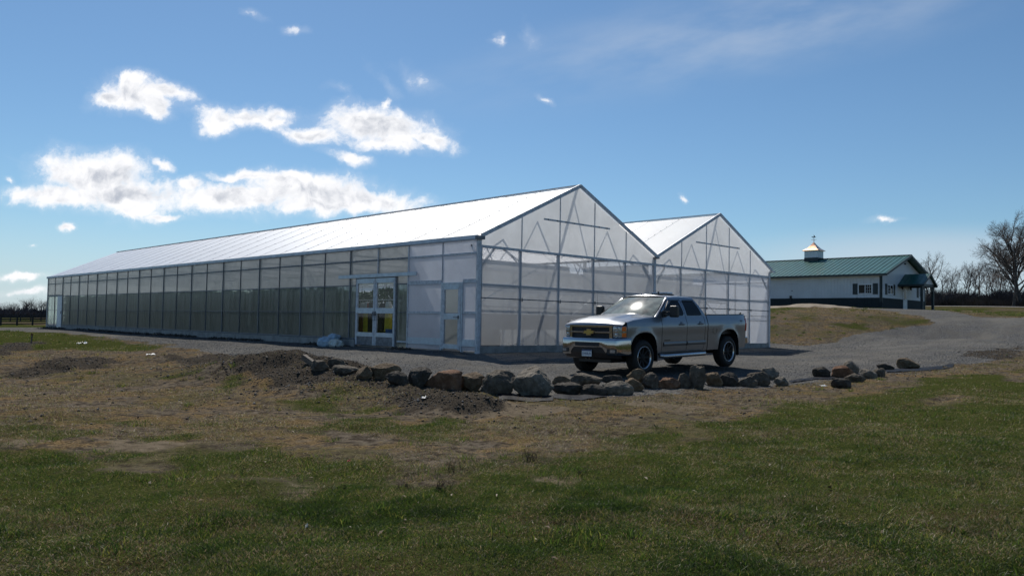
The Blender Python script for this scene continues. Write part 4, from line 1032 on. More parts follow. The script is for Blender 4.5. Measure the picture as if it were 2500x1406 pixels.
    un = MB(); un.box((-.95, -.55, .40), (4.5, .55, .56)); un.box((1.1, -.90, .46), (3.2, .90, .53)); un.tube([(0, -.85, .42), (0, .85, .42)], .07); un.tube([(3.904, -.85, .40), (3.904, .85, .40)], .06); un.lathe([(0, -.16), (.16, -.1), (.16, .1), (0, .16)], (0, 0, .42), 'y', 16); un.box((3.5, -.5, .30), (4.6, .5, .42)); un.box((.4, -.75, .38), (1.0, -.35, .6)); un.build('underbody', M['black'], tk)
    # wheels
    def wheel(x, s):
        y0 = s*.70
        def pr(p): return [(r, s*h) for r, h in p]
        wt = MB(); wt.lathe(pr([(.27, .02), (.33, -.01), (.385, .015), (.412, .05), (.42, .09), (.42, .22), (.412, .26), (.385, .29), (.33, .305), (.275, .285)]), (x, y0, .42), 'y', 56)
        for k in range(36):
            a = 2*math.pi*k/36
            for h0, h1 in ((.06, .15), (.17, .25)):
                aa = a+(.06 if h0 > .1 else 0); ca, sa = math.cos(aa), math.sin(aa)
                q = []
                for dr, dt_, hh in ((.41, -.028, h0), (.41, .028, h0), (.41, .028, h1), (.41, -.028, h1), (.428, -.024, h0), (.428, .024, h0), (.428, .024, h1), (.428, -.024, h1)):
                    q.append((x+ca*dr-sa*dt_, y0+s*hh, .42+sa*dr+ca*dt_))
                wt.add(q, [(4, 5, 6, 7), (0, 1, 5, 4), (2, 3, 7, 6), (1, 2, 6, 5), (3, 0, 4, 7)])
        wo_ = wt.build('wheel', M['rubber'], tk, autosmooth=35)
        MB().lathe(pr([(.278, .275), (.273, .294), (.262, .294), (.256, .270), (.247, .262)]), (x, y0, .42), 'y', 48).build('rim_lip', M['chrome_dull'], wo_, True)
        MB().lathe(pr([(.25, .268), (.235, .235), (.225, .16), (.10, .15), (0, .15)]), (x, y0, .42), 'y', 48).build('rim', M['rubber'], wo_, True)
        sp = MB()
        for k in range(8):
            a = 2*math.pi*k/8; ca, sa = math.cos(a), math.sin(a); p = Vector((x+ca*.05, y0+s*.215, .42+sa*.05)); q = Vector((x+ca*.243, y0+s*.255, .42+sa*.243)); sp.beam(p, q, .045, .03, up=(0, 1, 0))
        sp.lathe(pr([(.0, .262), (.055, .258), (.075, .24), (.095, .215), (.10, .16)]), (x, y0, .42), 'y', 24)
        sp.build('spokes', M['rubber'], wo_, autosmooth=40)
    for x in AX:
        for s in (1, -1): wheel(x, s)
    return tk
def add_text(txt, size, loc, parent, name, m, front=False, side=False):
    cu = bpy.data.curves.new(name, 'FONT'); cu.body = txt; cu.size = size; cu.extrude = .001; cu.resolution_u = 2; cu.space_character = 1.0
    ob = bpy.data.objects.new(name, cu); C.objects.link(ob)
    bpy.context.view_layer.update()
    me = bpy.data.meshes.new_from_object(ob.evaluated_get(bpy.context.evaluated_depsgraph_get())); me.name = name
    bpy.data.objects.remove(ob)
    co = np.zeros(len(me.vertices)*3, np.float32); me.vertices.foreach_get('co', co); co = co.reshape(-1, 3)
    if front:   # facing +x, reading left to right for someone in front
        wd = co[:, 0].max()-co[:, 0].min(); k = .278/wd
        n_ = np.stack([loc[0]+co[:, 2], loc[1]-(co[:, 0]-co[:, 0].min())*k, loc[2]+co[:, 1]], -1); n_[:, 1] = loc[1]*1-(co[:, 0]-co[:, 0].min())*k
        n_[:, 1] = -n_[:, 1]*-1
    else:       # on the left flank, facing +y, reading towards the tail
        n_ = np.stack([loc[0]-(co[:, 0]), np.full(len(co), loc[1])+co[:, 2], loc[2]+co[:, 1]], -1)
    if front:   # seen from in front the viewer's left is the truck's right (negative y)
        n_[:, 1] = -loc[1] + (co[:, 0]-co[:, 0].min())*k
    me.vertices.foreach_set('co', n_.astype(np.float32).ravel()); me.update()
    me.materials.clear(); return link(name, me, m, parent)
M['windscreen'] = mat('windscreen_glass', (.095, .130, .120), .6, 0, .4, 2.5, spec=.05, coat=1.0, coatrough=.085)
M['paint_dull'] = mat('silver_trim', (.20, .206, .215), .38, .6, .03, 60)
M['mesh'] = mat('dark_grille_mesh', (.006, .006, .008), .5, 0, .2, 60, bump=.6, bscale=90)
M['amber_dim'] = mat('roof_lamp_lens', (.12, .06, .03), .3, 0, .1, 20)
M['chrome_dull'] = mat('brushed_chrome', (.50, .51, .53), .22, .9, .06, 12)
truck = build_truck()
# ------------------------------------------------------------------ boulders along the edge of the gravel
from mathutils import noise as mnoise
def rockmat(nm, c1, c2, c3):
    m = bpy.data.materials.new('boulder_'+nm); m.use_nodes = True; t = NT(m.node_tree); b = m.node_tree.nodes['Principled BSDF']
    co = t.n('ShaderNodeTexCoord').outputs['Object']
    a = t.mix(t.ramp(t.noise(co, 4.5, 6, .65), .32, .68), c1, c2); a = t.mix(t.ramp(t.noise(co, 13, 5, .7), .55, .75), a, c3)
    a = t.mix(t.ramp(t.noise(co, 60, 4, .7), .5, .8, 0, .5), a, tuple(x*.35 for x in c1))
    t.put(b.inputs['Base Color'], a); b.inputs['Roughness'].default_value = .88; b.inputs['Specular IOR Level'].default_value = .25
    bn = t.n('ShaderNodeBump'); bn.inputs['Strength'].default_value = 1.0; bn.inputs['Distance'].default_value = .05
    t.put(bn.inputs['Height'], t.math('ADD', t.noise(co, 12, 7, .7), t.math('MULTIPLY', t.noise(co, 45, 5, .7), .4))); t.put(b.inputs['Normal'], bn.outputs[0]); return m
RM = {'grey': rockmat('grey', (.070, .057, .043), (.17, .143, .108), (.24, .21, .17)), 'pale': rockmat('pale', (.11, .095, .073), (.26, .225, .18), (.34, .305, .255)),
      'tan': rockmat('tan', (.105, .073, .044), (.22, .162, .100), (.27, .215, .15)), 'red': rockmat('red', (.13, .064, .036), (.26, .150, .090), (.32, .22, .15)), 'dark': rockmat('dark', (.042, .036, .029), (.098, .084, .067), (.15, .132, .108))}
def boulder(x0, x1, yt, yb, colr, label, depth_y=None, shape=0, cuts=7):
    cxp = (x0+x1)/2; q = onground(cxp, depth_y or yb-3); D = float(np.dot(q-CAM, FW)); w_ = (x1-x0)/FPX*D; h_ = (yb-yt)/FPX*D
    seed = int(x0*7+yb); rr = random.Random(seed); off = Vector((rr.random()*20, rr.random()*20, rr.random()*20))
    bm = bmesh.new(); bmesh.ops.create_icosphere(bm, subdivisions=5, radius=1)
    planes = []
    for i in range(cuts+4):
        n = Vector((rr.gauss(0, 1), rr.gauss(0, 1), rr.gauss(0, .8)+.15)).normalized(); planes.append((n, .60+.30*rr.random()))
    for v in bm.verts:
        p = v.co.normalized(); p = p*(1+.22*mnoise.noise(p*1.3+off))
        for n, dd in planes:
            e = p.dot(n)-dd
            if e > 0: p = p-n*e*.95
        p = p*(1+.07*mnoise.noise(p*3.5+off)+.045*mnoise.noise(p*8+off)+.018*mnoise.noise(p*22+off))
        v.co = p
    # turn so that it looks at us, then fit its width and height
    R3 = Matrix.Rotation(-yaw, 3, 'Z')
    xs = [v.co.x for v in bm.verts]; zs2 = [v.co.z for v in bm.verts]; ysv = [v.co.y for v in bm.verts]
    w_ *= 1.07; bury = .22*h_; dep = max(.55*w_, min(w_, h_*1.1))*.9
    for v in bm.verts:
        v.co = R3 @ Vector(((v.co.x-(min(xs)+max(xs))/2)/(max(xs)-min(xs))*w_, (v.co.y-(min(ysv)+max(ysv))/2)/(max(ysv)-min(ysv))*dep, (v.co.z-min(zs2))/(max(zs2)-min(zs2))*(h_+bury)-bury))
    me = bpy.data.meshes.new('boulder'); bm.to_mesh(me); bm.free()
    o = link('boulder', me, RM[colr], None, True)
    base = CAM + ray(cxp, yb)*((q-CAM)@(q-CAM))**.5 if depth_y else q
    o.location = (base[0]+RT[0]*0+FW[0]*dep*.35, base[1]+FW[1]*dep*.35, base[2]+.0)
    tag(o, label, 'boulder', 'boulders edging the gravel'); return o
BL = [
 (757,801,881,907,'grey','grey boulder with dark underside, first of the row beside the timber'),
 (800,839,876,903,'grey','upright rounded boulder behind the long pale flat one at the row\'s left end'),
 (803,874,894,917,'grey','long low pale grey boulder half sunk in the dirt mound'),
 (867,908,896,928,'tan','small tan rounded boulder between the long low one and the big brown one'),
 (902,976,890,930,'tan','broad brownish dome shaped boulder in the left half of the row'),
 (941,996,908,944,'dark','dark grey smooth boulder below and right of the brownish dome'),
 (991,1052,899,949,'dark','dark boulder with gravel on top, left neighbour of the reddish one'),
 (1037,1125,906,955,'red','large reddish tan boulder with a rough sunlit top'),
 (1117,1184,912,958,'tan','brown rounded boulder between the reddish one and the large grey one'),
 (1174,1259,906,966,'grey','large grey boulder with pale top beside the tallest one'),
 (1255,1351,897,971,'pale','largest and tallest boulder, pale peaked top with a steep left face'),
 (1348,1422,937,966,'dark','dark flat slab at ground level right of the largest boulder'),
 (1349,1398,921,941,'tan','small boulder wedged above the dark slab right of the largest boulder'),
 (1418,1484,941,968,'dark','second dark slab at ground level, left of the whitish boulder'),
 (1392,1472,911,940,'grey','long flat grey boulder lying above the two dark slabs',952),
 (1470,1524,915,940,'dark','wedge shaped boulder rising to the right above the whitish one',952),
 (1472,1547,933,967,'pale','whitish grey oblong boulder in the front of the row below the pickup'),
 (1527,1573,926,958,'tan','tan boulder carrying the square block on top'),
 (1570,1611,912,952,'grey','grey round boulder right of the square block'),
 (1533,1582,900,929,'tan','square tan block resting on two other boulders',946),
 (1609,1662,925,952,'red','reddish brown flat boulder below the pickup\'s running board'),
 (1655,1691,914,950,'grey','rounded boulder touching the left side of the tall upright one'),
 (1688,1725,893,952,'grey','narrow boulder standing upright like a post'),
 (1723,1768,912,946,'tan','rounded tan boulder right of the upright one'),
 (1755,1808,912,946,'dark','dark rough boulder below the pickup\'s rear wheel'),
 (1828,1881,911,945,'grey','grey humped boulder left of the pale smooth one'),
 (1801,1853,921,948,'grey','low ragged boulder in front of the grey humped one'),
 (1862,1904,900,930,'pale','pale smooth boulder near the right end of the row'),
 (1892,1927,923,945,'pale','small pale egg shaped boulder ending the main row'),
 (1988,2029,898,924,'dark','dark mossy boulder alone on the gravel edge'),
 (2041,2061,896,908,'tan','smallest tan stone peeping out behind the pinkish slab'),
 (2062,2102,882,915,'pale','grey domed boulder at the back of the right cluster'),
 (2034,2086,895,925,'red','pinkish tilted slab in the right cluster'),
 (2067,2117,914,935,'grey','flat boulder in front of the domed one in the right cluster'),
 (2035,2081,926,951,'dark','dark round boulder lowest in front of the right cluster'),
 (2102,2144,903,928,'pale','pale topped flat boulder in the right cluster'),
 (2129,2166,901,923,'grey','grey flat boulder at the right edge of the cluster'),
 (2144,2184,890,906,'dark','low dark flat stone between the cluster and the last boulder'),
 (2193,2248,876,903,'tan','large rounded boulder furthest right, alone by the black sheet')]
for b in BL: boulder(b[0], b[1], b[2], b[3], b[4], b[5], b[6] if len(b) > 6 else None)
# broken timber at the left end of the row
q0 = onground(768, 893); q1 = onground(738, 893); Dq = float(np.dot(q0-CAM, FW))
tb = MB(); a0 = Vector(q0)+Vector((0, 0, .02)); b0 = Vector(CAM+ray(741, 871)*float(np.linalg.norm(q1-CAM)))
tb.beam(a0, b0, .11, .13); tbo = tb.build('timber_post', M['wood'], None, bevel=.01)
tag(tbo, 'broken weathered timber sticking up out of the dirt left of the boulder row', 'timber')
# black ground sheet showing under the boulders
def drape(name, top, bot, mt, label, cat, n=30, lift=.015, wr=.03):
    tx = np.array(top, float); bx_ = np.array(bot, float); s = np.linspace(0, 1, n); g_ = []
    def along(P_, s): k = np.linspace(0, 1, len(P_)); return np.stack([np.interp(s, k, P_[:, 0]), np.interp(s, k, P_[:, 1])], -1)
    A, B = along(tx, s), along(bx_, s)
    for i in range(n):
        pa = onground(*A[i]); pb = onground(*B[i]); row = []
        for t in np.linspace(0, 1, 7):
            p = pa*(1-t)+pb*t; z = float(hz(p[0], p[1]))+lift+wr*max(0, mnoise.noise(Vector((p[0]*3, p[1]*3, 3.1)))+.25)
            row.append((p[0], p[1], z))
        g_.append(row)
    o = MB().grid(g_).build(name, M[mt], None, True); return tag(o, label, cat)
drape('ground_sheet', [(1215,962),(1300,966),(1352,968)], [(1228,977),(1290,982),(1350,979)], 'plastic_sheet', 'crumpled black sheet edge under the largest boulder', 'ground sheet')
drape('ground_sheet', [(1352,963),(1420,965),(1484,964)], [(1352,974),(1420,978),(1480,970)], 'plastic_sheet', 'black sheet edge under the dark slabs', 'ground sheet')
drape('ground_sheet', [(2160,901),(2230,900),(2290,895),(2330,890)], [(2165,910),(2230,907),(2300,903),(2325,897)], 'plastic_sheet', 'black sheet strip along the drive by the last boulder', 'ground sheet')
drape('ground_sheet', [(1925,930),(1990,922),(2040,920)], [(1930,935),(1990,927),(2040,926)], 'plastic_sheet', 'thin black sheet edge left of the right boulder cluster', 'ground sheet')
# stake
q = onground(76, 838); D = float(np.dot(q-CAM, FW)); hh = 24/FPX*D
t_ = thing('marker_stake', 'thin rusty orange tipped stake standing in the grass by the ditch', 'stake', (q[0], q[1], q[2]))
MB().tube([(0, 0, -.1), (.02, 0, hh*.8)], .035, 6).build('rod', M['wood'], t_); MB().tube([(.02, 0, hh*.8), (.024, 0, hh)], .04, 6).build('tip', M['rust'], t_)
def scrap(px, py, w_, h_, mt, label, cat='litter', seed=1, grp=None):
    q = onground(px, py); D = float(np.dot(q-CAM, FW)); r = w_/FPX*D/2; rr = random.Random(seed); g_ = []
    for i in range(7):
        g_.append([(-r+2*r*i/6, -r*.6+1.2*r*j/5, abs(mnoise.noise(Vector((i*.7+seed, j*.7, seed))))*h_/FPX*D*1.6+.01) for j in range(6)])
    o = MB().grid(g_).build('litter_scrap', M[mt], None, True); o.location = tuple(q); o.rotation_euler = (0, 0, -yaw+rr.random()*.6); tag(o, label, cat, grp)
scrap(192, 840, 9, 4, 'litter', 'small white scrap at the left of two on the grass left of the gravel', seed=2, grp='scraps on the ground'); scrap(206, 839, 13, 5, 'litter', 'larger white scrap at the right of two on the grass left of the gravel', seed=5, grp='scraps on the ground')
scrap(852, 1128, 8, 4, 'redbit', 'tiny red scrap on the brown grass', seed=6, grp='scraps on the ground'); scrap(748, 1292, 6, 14, 'litter', 'pale curled leaf standing in the green lawn', 'leaf', 7); scrap(2010, 944, 16, 6, 'litter', 'white scrap on the dirt below the right boulder cluster', seed=9, grp='scraps on the ground')
scrap(368, 867, 20, 5, 'litter', 'pale scrap on the dirt beside the gravel in the left half', seed=11, grp='scraps on the ground'); scrap(1035, 973, 12, 7, 'litter', 'whitish pebble on the dirt in front of the boulder row', 'pebble', 12)
# dead weed stalks in the lawn
M['stalk'] = mat('dead_stalk', (.075, .048, .030), .9, 0, .2, 8)
for i, (px, py, hpx, lab) in enumerate([(1082,1195,32,'largest clump of dark dead stalks on the bare patch in the lawn'), (1104,1152,26,'thin dead stalks above the bare patch in the lawn'), (1296,1126,30,'dead stalks on the brown grass right of the bare patch'), (985,1192,16,'short dead stalks at the left of the bare patch'), (1420,1160,14,'low dead stalks in the lawn right of the bare patch')]):
    q = onground(px, py); D = float(np.dot(q-CAM, FW)); h_ = hpx/FPX*D; rr = random.Random(i); m = MB()
    for k in range(16 if i in (0, 2) else 9):
        a = rr.random()*6.28; sp_ = rr.random()*.5; p = Vector((rr.gauss(0, .03), rr.gauss(0, .03), -.02)); hh = h_*(.5+.6*rr.random())
        tip = p+Vector((math.cos(a)*sp_*hh, math.sin(a)*sp_*hh, hh)); mid_ = (p+tip)/2+Vector((rr.gauss(0, .01), rr.gauss(0, .01), 0)); m.tube([p, mid_, tip], [.0032, .0026, .0012], 4)
        for _ in range(2):
            t = .4+.5*rr.random(); s_ = p.lerp(tip, t); m.tube([s_, s_+Vector((rr.gauss(0, .04), rr.gauss(0, .04), .05))], [.0018, .001], 3)
    o = m.build('dead_weed', M['stalk']); o.location = tuple(q); tag(o, lab, 'weed', 'dead weeds in the lawn')
# ------------------------------------------------------------------ barn on the rise
BD = 78.0
bc = at_d(2152, 752.5, BD); bx0, by0, bz0 = bc
def on_y(px, py, y): d = ray(px, py); p = CAM+d*((y-CAM[1])/d[1]); return p[0]-bx0, p[2]-bz0
def on_x(px, py, x): d = ray(px, py); p = CAM+d*((x-CAM[0])/d[0]); return p[1]-by0, p[2]-bz0
def barn():
    BW, BLn, EH = 11.0, 34.0, 3.05; RH = EH+(BW/2)*.335
    def ribbed(nm, c, axis_x, per=.30, rough=.45):
        m = bpy.data.materials.new(nm); m.use_nodes = True; t = NT(m.node_tree); b = m.node_tree.nodes['Principled BSDF']
        co = t.n('ShaderNodeTexCoord').outputs['Object']; s = t.n('ShaderNodeSeparateXYZ'); t.put(s.inputs[0], co)
        u = t.math('FRACT', t.math('DIVIDE', s.outputs[0 if axis_x else 1], per))
        rib = t.math('MULTIPLY', t.ramp(u, .0, .06), t.ramp(u, .20, .14))
        n = t.noise(co, .7, 4, .6); t.put(b.inputs['Base Color'], t.mix(t.ramp(n, .3, .7), tuple(x*.9 for x in c), c)); b.inputs['Roughness'].default_value = rough
        bn = t.n('ShaderNodeBump'); bn.inputs['Strength'].default_value = .9; bn.inputs['Distance'].default_value = .02; t.put(bn.inputs['Height'], rib); t.put(b.inputs['Normal'], bn.outputs[0]); return m
    wy = ribbed('white_ribbed_steel_side', (.62, .64, .66), False); wx = ribbed('white_ribbed_steel_end', (.62, .64, .66), True)
    gy = ribbed('green_ribbed_steel_side', (.006, .016, .019), False, rough=.75); gx_ = ribbed('green_ribbed_steel_end', (.006, .016, .019), True, rough=.75)
    rf = mat('green_roof_metal', (.022, .108, .092), .36, .1, .12, 1.5, spec=.6)
    b = thing('barn', 'white ribbed metal barn with green metal roof and porch on the rise behind the greenhouse', 'barn', tuple(bc))
    WZ = .95
    m = MB(); m.box((0, 0.0, WZ), (.08, BLn, EH)); m.build('wall', wy, b); m = MB(); m.box((-.015, -.01, -.8), (.07, BLn, WZ)); m.build('wainscot', gy, b)
    m = MB(); m.prism([(.081, 0, WZ), (BW, 0, WZ), (BW, 0, EH), (BW/2, 0, RH), (.081, 0, EH)], (0, .08, 0)); m.build('wall', wx, b); m = MB(); m.box((.071, -.015, -.8), (BW, .07, WZ)); m.build('wainscot', gx_, b)
    m = MB(); m.box((BW-.08, .081, -.8), (BW-.001, BLn, EH)); m.prism([(.081, BLn-.08, -.8), (BW-.081, BLn-.08, -.8), (BW-.081, BLn-.08, EH), (BW/2, BLn-.08, RH), (.081, BLn-.08, EH)], (0, .08, 0)); m.build('wall', wy, b)
    m = MB(); m.box((-.03, -.03, WZ-.4), (.16, .0, EH+.02)); m.box((-.03, -.03, WZ-.4), (-.016, .16, EH+.02)); m.box((BW-.14, -.03, -.8), (BW+.03, -.016, EH)); m.build('corner_trim', M['green_dark'], b)
    OH, OG, sl = .55, .65, .335
    def roof(x0, x1, z0, z1, nm='roof_slope'):
        m = MB(); ya, yb_ = -OG, BLn+OG; dx, dz = x1-x0, z1-z0
        m.prism([(x0, ya, z0), (x1, ya, z1), (x1, ya, z1+.06), (x0, ya, z0+.06)], (0, yb_-ya, 0)); r = m.build(nm, rf, b)
        rb = MB()
        for y in np.arange(ya+.2, yb_, .455): rb.beam((x0, y, z0+.075), (x1, y, z1+.075), .05, .04)
        rb.build('roof_rib', rf, r); return r
    ze = EH+.12-OH*sl; roof(-OH, BW/2, ze, RH+.12); roof(BW+OH, BW/2, ze, RH+.12)
    m = MB(); m.box((-OH-.03, -OG-.02, ze-.10), (-OH, BLn+OG, ze+.07)); m.box((BW+OH, -OG-.02, ze-.10), (BW+OH+.03, BLn+OG, ze+.07)); m.build('fascia', M['green_dark'], b)
    m = MB()
    for x0, x1 in ((-OH-.03, BW/2), (BW+OH+.03, BW/2)): m.beam((x0, -OG-.02, ze-.01), (x1, -OG-.02, RH+.11), .04, .20)
    m.build('rake_trim', M['green_dark'], b)
    m = MB(); m.box((-OH, -OG, ze-.11), (.0, BLn, ze-.08)); m.build('soffit', M['white'], b)
    m = MB(); m.beam((BW/2, -OG-.02, RH+.22), (BW/2, BLn+OG, RH+.22), .30, .04); m.build('ridge_cap', M['green_dark'], b)
    def window(plane, x0, y0, x1, y1, sh, grid=(2, 1)):
        f = on_x if plane == 'x' else on_y; key = bx0 if plane == 'x' else by0
        a0, z1 = f(x0, y0, key); a1, z0 = f(x1, y1, key); a0, a1 = sorted((a0, a1)); z0, z1 = sorted((z0, z1))
        z0, z1 = 1.28, 2.18
        def bxx(mb, u0, u1, v0, v1, d0, d1):
            if plane == 'x': mb.box((-d1, u0, v0), (-d0, u1, v1))
            else: mb.box((u0, -d1, v0), (u1, -d0, v1))
        fr = MB(); fw_ = .075
        bxx(fr, a0, a1, z0, z0+fw_, .001, .05); bxx(fr, a0, a1, z1-fw_, z1, .001, .05); bxx(fr, a0, a0+fw_, z0+fw_, z1-fw_, .001, .05); bxx(fr, a1-fw_, a1, z0+fw_, z1-fw_, .001, .05); md_ = (a0+a1)/2; bxx(fr, md_-.03, md_+.03, z0+fw_, z1-fw_, .001, .045)
        wo2 = fr.build('window', M['white'], b)
        g_ = MB(); bxx(g_, a0+fw_, a1-fw_, z0+fw_, z1-fw_, .006, .012); g_.build('pane', M['carglass'], wo2)
        mu = MB(); hv = (a0, md_) if plane == 'x' else (a0, md_)
        for k in (1, 2): u = hv[0]+.06+(hv[1]-hv[0]-.06)*k/3; bxx(mu, u-.010, u+.010, z0+fw_, z1-fw_, .013, .022)
        for k in (1, 2): v = z0+(z1-z0)*k/3; bxx(mu, hv[0]+.06, hv[1]-.03, v-.010, v+.010, .013, .021)
        mu.build('muntin', M['white'], wo2)
        for u0, u1 in ((a0-.06-sh, a0-.05), (a1+.05, a1+.06+sh)):
            s_ = MB(); bxx(s_, u0, u1, z0-.03, z1+.05, .001, .035)
            for v in np.arange(z0+.05, z1-.02, .07): bxx(s_, u0+.05, u1-.05, v, v+.03, .035, .045)
            s_.build('shutter', M['green_dark'], b)
    window('x', 2095, 698, 2130, 720, .42)
    window('y', 2166, 700, 2180, 722, .42)
    window('y', 2242.5, 709, 2249.5, 729, .42)
    dx0, _ = on_y(2204, 740, by0); dx1, _ = on_y(2213.7, 740, by0)
    d_ = MB().box((dx0, -.05, -.05), (dx1, -.001, 2.08)).build('door', M['white'], b); MB().box((dx0+.22, -.058, 1.0), (dx1-.22, -.051, 1.85)).build('pane', M['carglass'], d_); MB().box((dx0+.08, -.10, .92), (dx0+.14, -.05, .98)).build('handle', M['steel_dark'], d_)
    for px in (2199.5, 2220):
        lx, lz = on_y(px, 705, by0); MB().lathe([(0, .0), (.07, .02), (.10, .22), (.05, .30), (0, .32)], (lx, -.14, 1.86), 'z', 12).build('wall_lamp', M['black'], b)
    lx, lz = on_y(2208.3, 644, by0); MB().box((lx-.06, -.12, lz-.08), (lx+.06, -.001, lz+.06)).build('gable_light', M['black'], b)
    ly, lz = on_x(1931, 725, bx0); MB().box((-.10, ly-.1, .95), (-.016, ly+.1, 1.2)).build('meter_box', M['black'], b); MB().tube([(-.06, ly, -.3), (-.06, ly, 1.0)], .03).build('conduit', M['black'], b)
    ly, lz = on_x(1934, 700, bx0); MB().box((-.03, ly-.5, 2.30), (-.001, ly+.45, 2.34)).build('wall_bracket', M['steel'], b); MB().box((-.03, ly-.04, 1.62), (-.001, ly+.05, 1.72)).build('outlet_box', M['steel_dark'], b)
    # porch
    PD = 2.0; pxc = (dx0+dx1)/2+.05; ph = 1.55; pz = 2.35; pr = pz+ph*.52+.10
    p = MB()
    for s in (-1, 1):
        m = MB(); x0 = pxc+s*(ph+.25); z0 = pz-.25*.52; m.prism([(x0, -PD-.25, z0), (pxc, -PD-.25, pr), (pxc, -PD-.25, pr+.05), (x0, -PD-.25, z0+.05)], (0, PD+.24, 0)); r = m.build('porch_roof', rf, b)
        rb = MB()
        for y in np.arange(-PD-.1, -.05, .40): rb.beam((x0, y, z0+.06), (pxc, y, pr+.06), .045, .035)
        rb.build('roof_rib', rf, r)
        m = MB(); m.beam((x0, -PD-.27, z0-.02), (pxc, -PD-.27, pr), .04, .16); m.box((min(x0, x0+s*.03), -PD-.26, z0-.12), (max(x0, x0+s*.03), -.0, z0+.06)); m.build('porch_trim', M['green_dark'], b)
    MB().prism([(pxc-ph, -PD-.05, pz), (pxc+ph, -PD-.05, pz), (pxc, -PD-.05, pr-.06)], (0, .08, 0)).build('porch_gable', wx, b)
    m = MB(); m.box((pxc-ph, -PD-.07, pz-.26), (pxc+ph, -PD+.12, pz-.002))
    for s in (-1, 1): m.box((pxc+s*(ph-.1)-.09, -PD+.12, pz-.26), (pxc+s*(ph-.1)+.09, -.02, pz-.01))
    m.build('porch_beam', M['green_dark'], b)
    for s in (-1, 1):
        m = MB(); xx = pxc+s*(ph-.12); m.box((xx-.10, -PD-.06, -.8), (xx+.10, -PD+.14, pz-.26)); m.beam((xx, -PD+.04, pz-.8), (xx-s*.5, -PD+.04, pz-.27), .12, .12); m.build('porch_post', M['green_dark'], b)
    # cupola
    cyl, _ = on_x(1987, 630, bx0+BW/2); cw = .70; cz = RH+.05
    cu = MB().box((BW/2-cw, cyl-cw, cz-.6), (BW/2+cw, cyl+cw, cz+.28)).build('cupola', M['green_dark'], b)
    MB().box((BW/2-cw+.02, cyl-cw+.02, cz+.28), (BW/2+cw-.02, cyl+cw-.02, cz+.98)).build('cupola_body', M['white'], cu)
    ro = MB(); prof = [(cw+.14, .98), (cw+.14, 1.02), (cw*.72, 1.25), (cw*.42, 1.50), (cw*.20, 1.72), (.02, 1.90)]; vs = []
    for r_, z in prof: vs += [(BW/2+r_*i, cyl+r_*j, cz+z) for i, j in ((-1, -1), (1, -1), (1, 1), (-1, 1))]
    ro.add(vs, [(k*4+j, k*4+(j+1) % 4, k*4+4+(j+1) % 4, k*4+4+j) for k in range(len(prof)-1) for j in range(4)]+[(3, 2, 1, 0)]); ro.build('cupola_roof', M['copper'], cu)
    v = MB(); X_, Y_ = BW/2, cyl; v.tube([(X_, Y_, cz+1.85), (X_, Y_, cz+2.65)], .018, 6); v.tube([(X_-.3, Y_, cz+2.15), (X_+.3, Y_, cz+2.15)], .014, 6); v.tube([(X_, Y_-.3, cz+2.15), (X_, Y_+.3, cz+2.15)], .014, 6)
    v.prism([(X_, Y_-.28, cz+2.38), (X_, Y_+.15, cz+2.36), (X_, Y_+.28, cz+2.5), (X_, Y_+.05, cz+2.44), (X_, Y_-.05, cz+2.60), (X_, Y_-.12, cz+2.44)], (.015, 0, 0)); v.lathe([(0, -.06), (.06, 0), (0, .06)], (X_, Y_, cz+2.0), 'z', 10); v.build('weathervane', M['black'], cu)
barn()
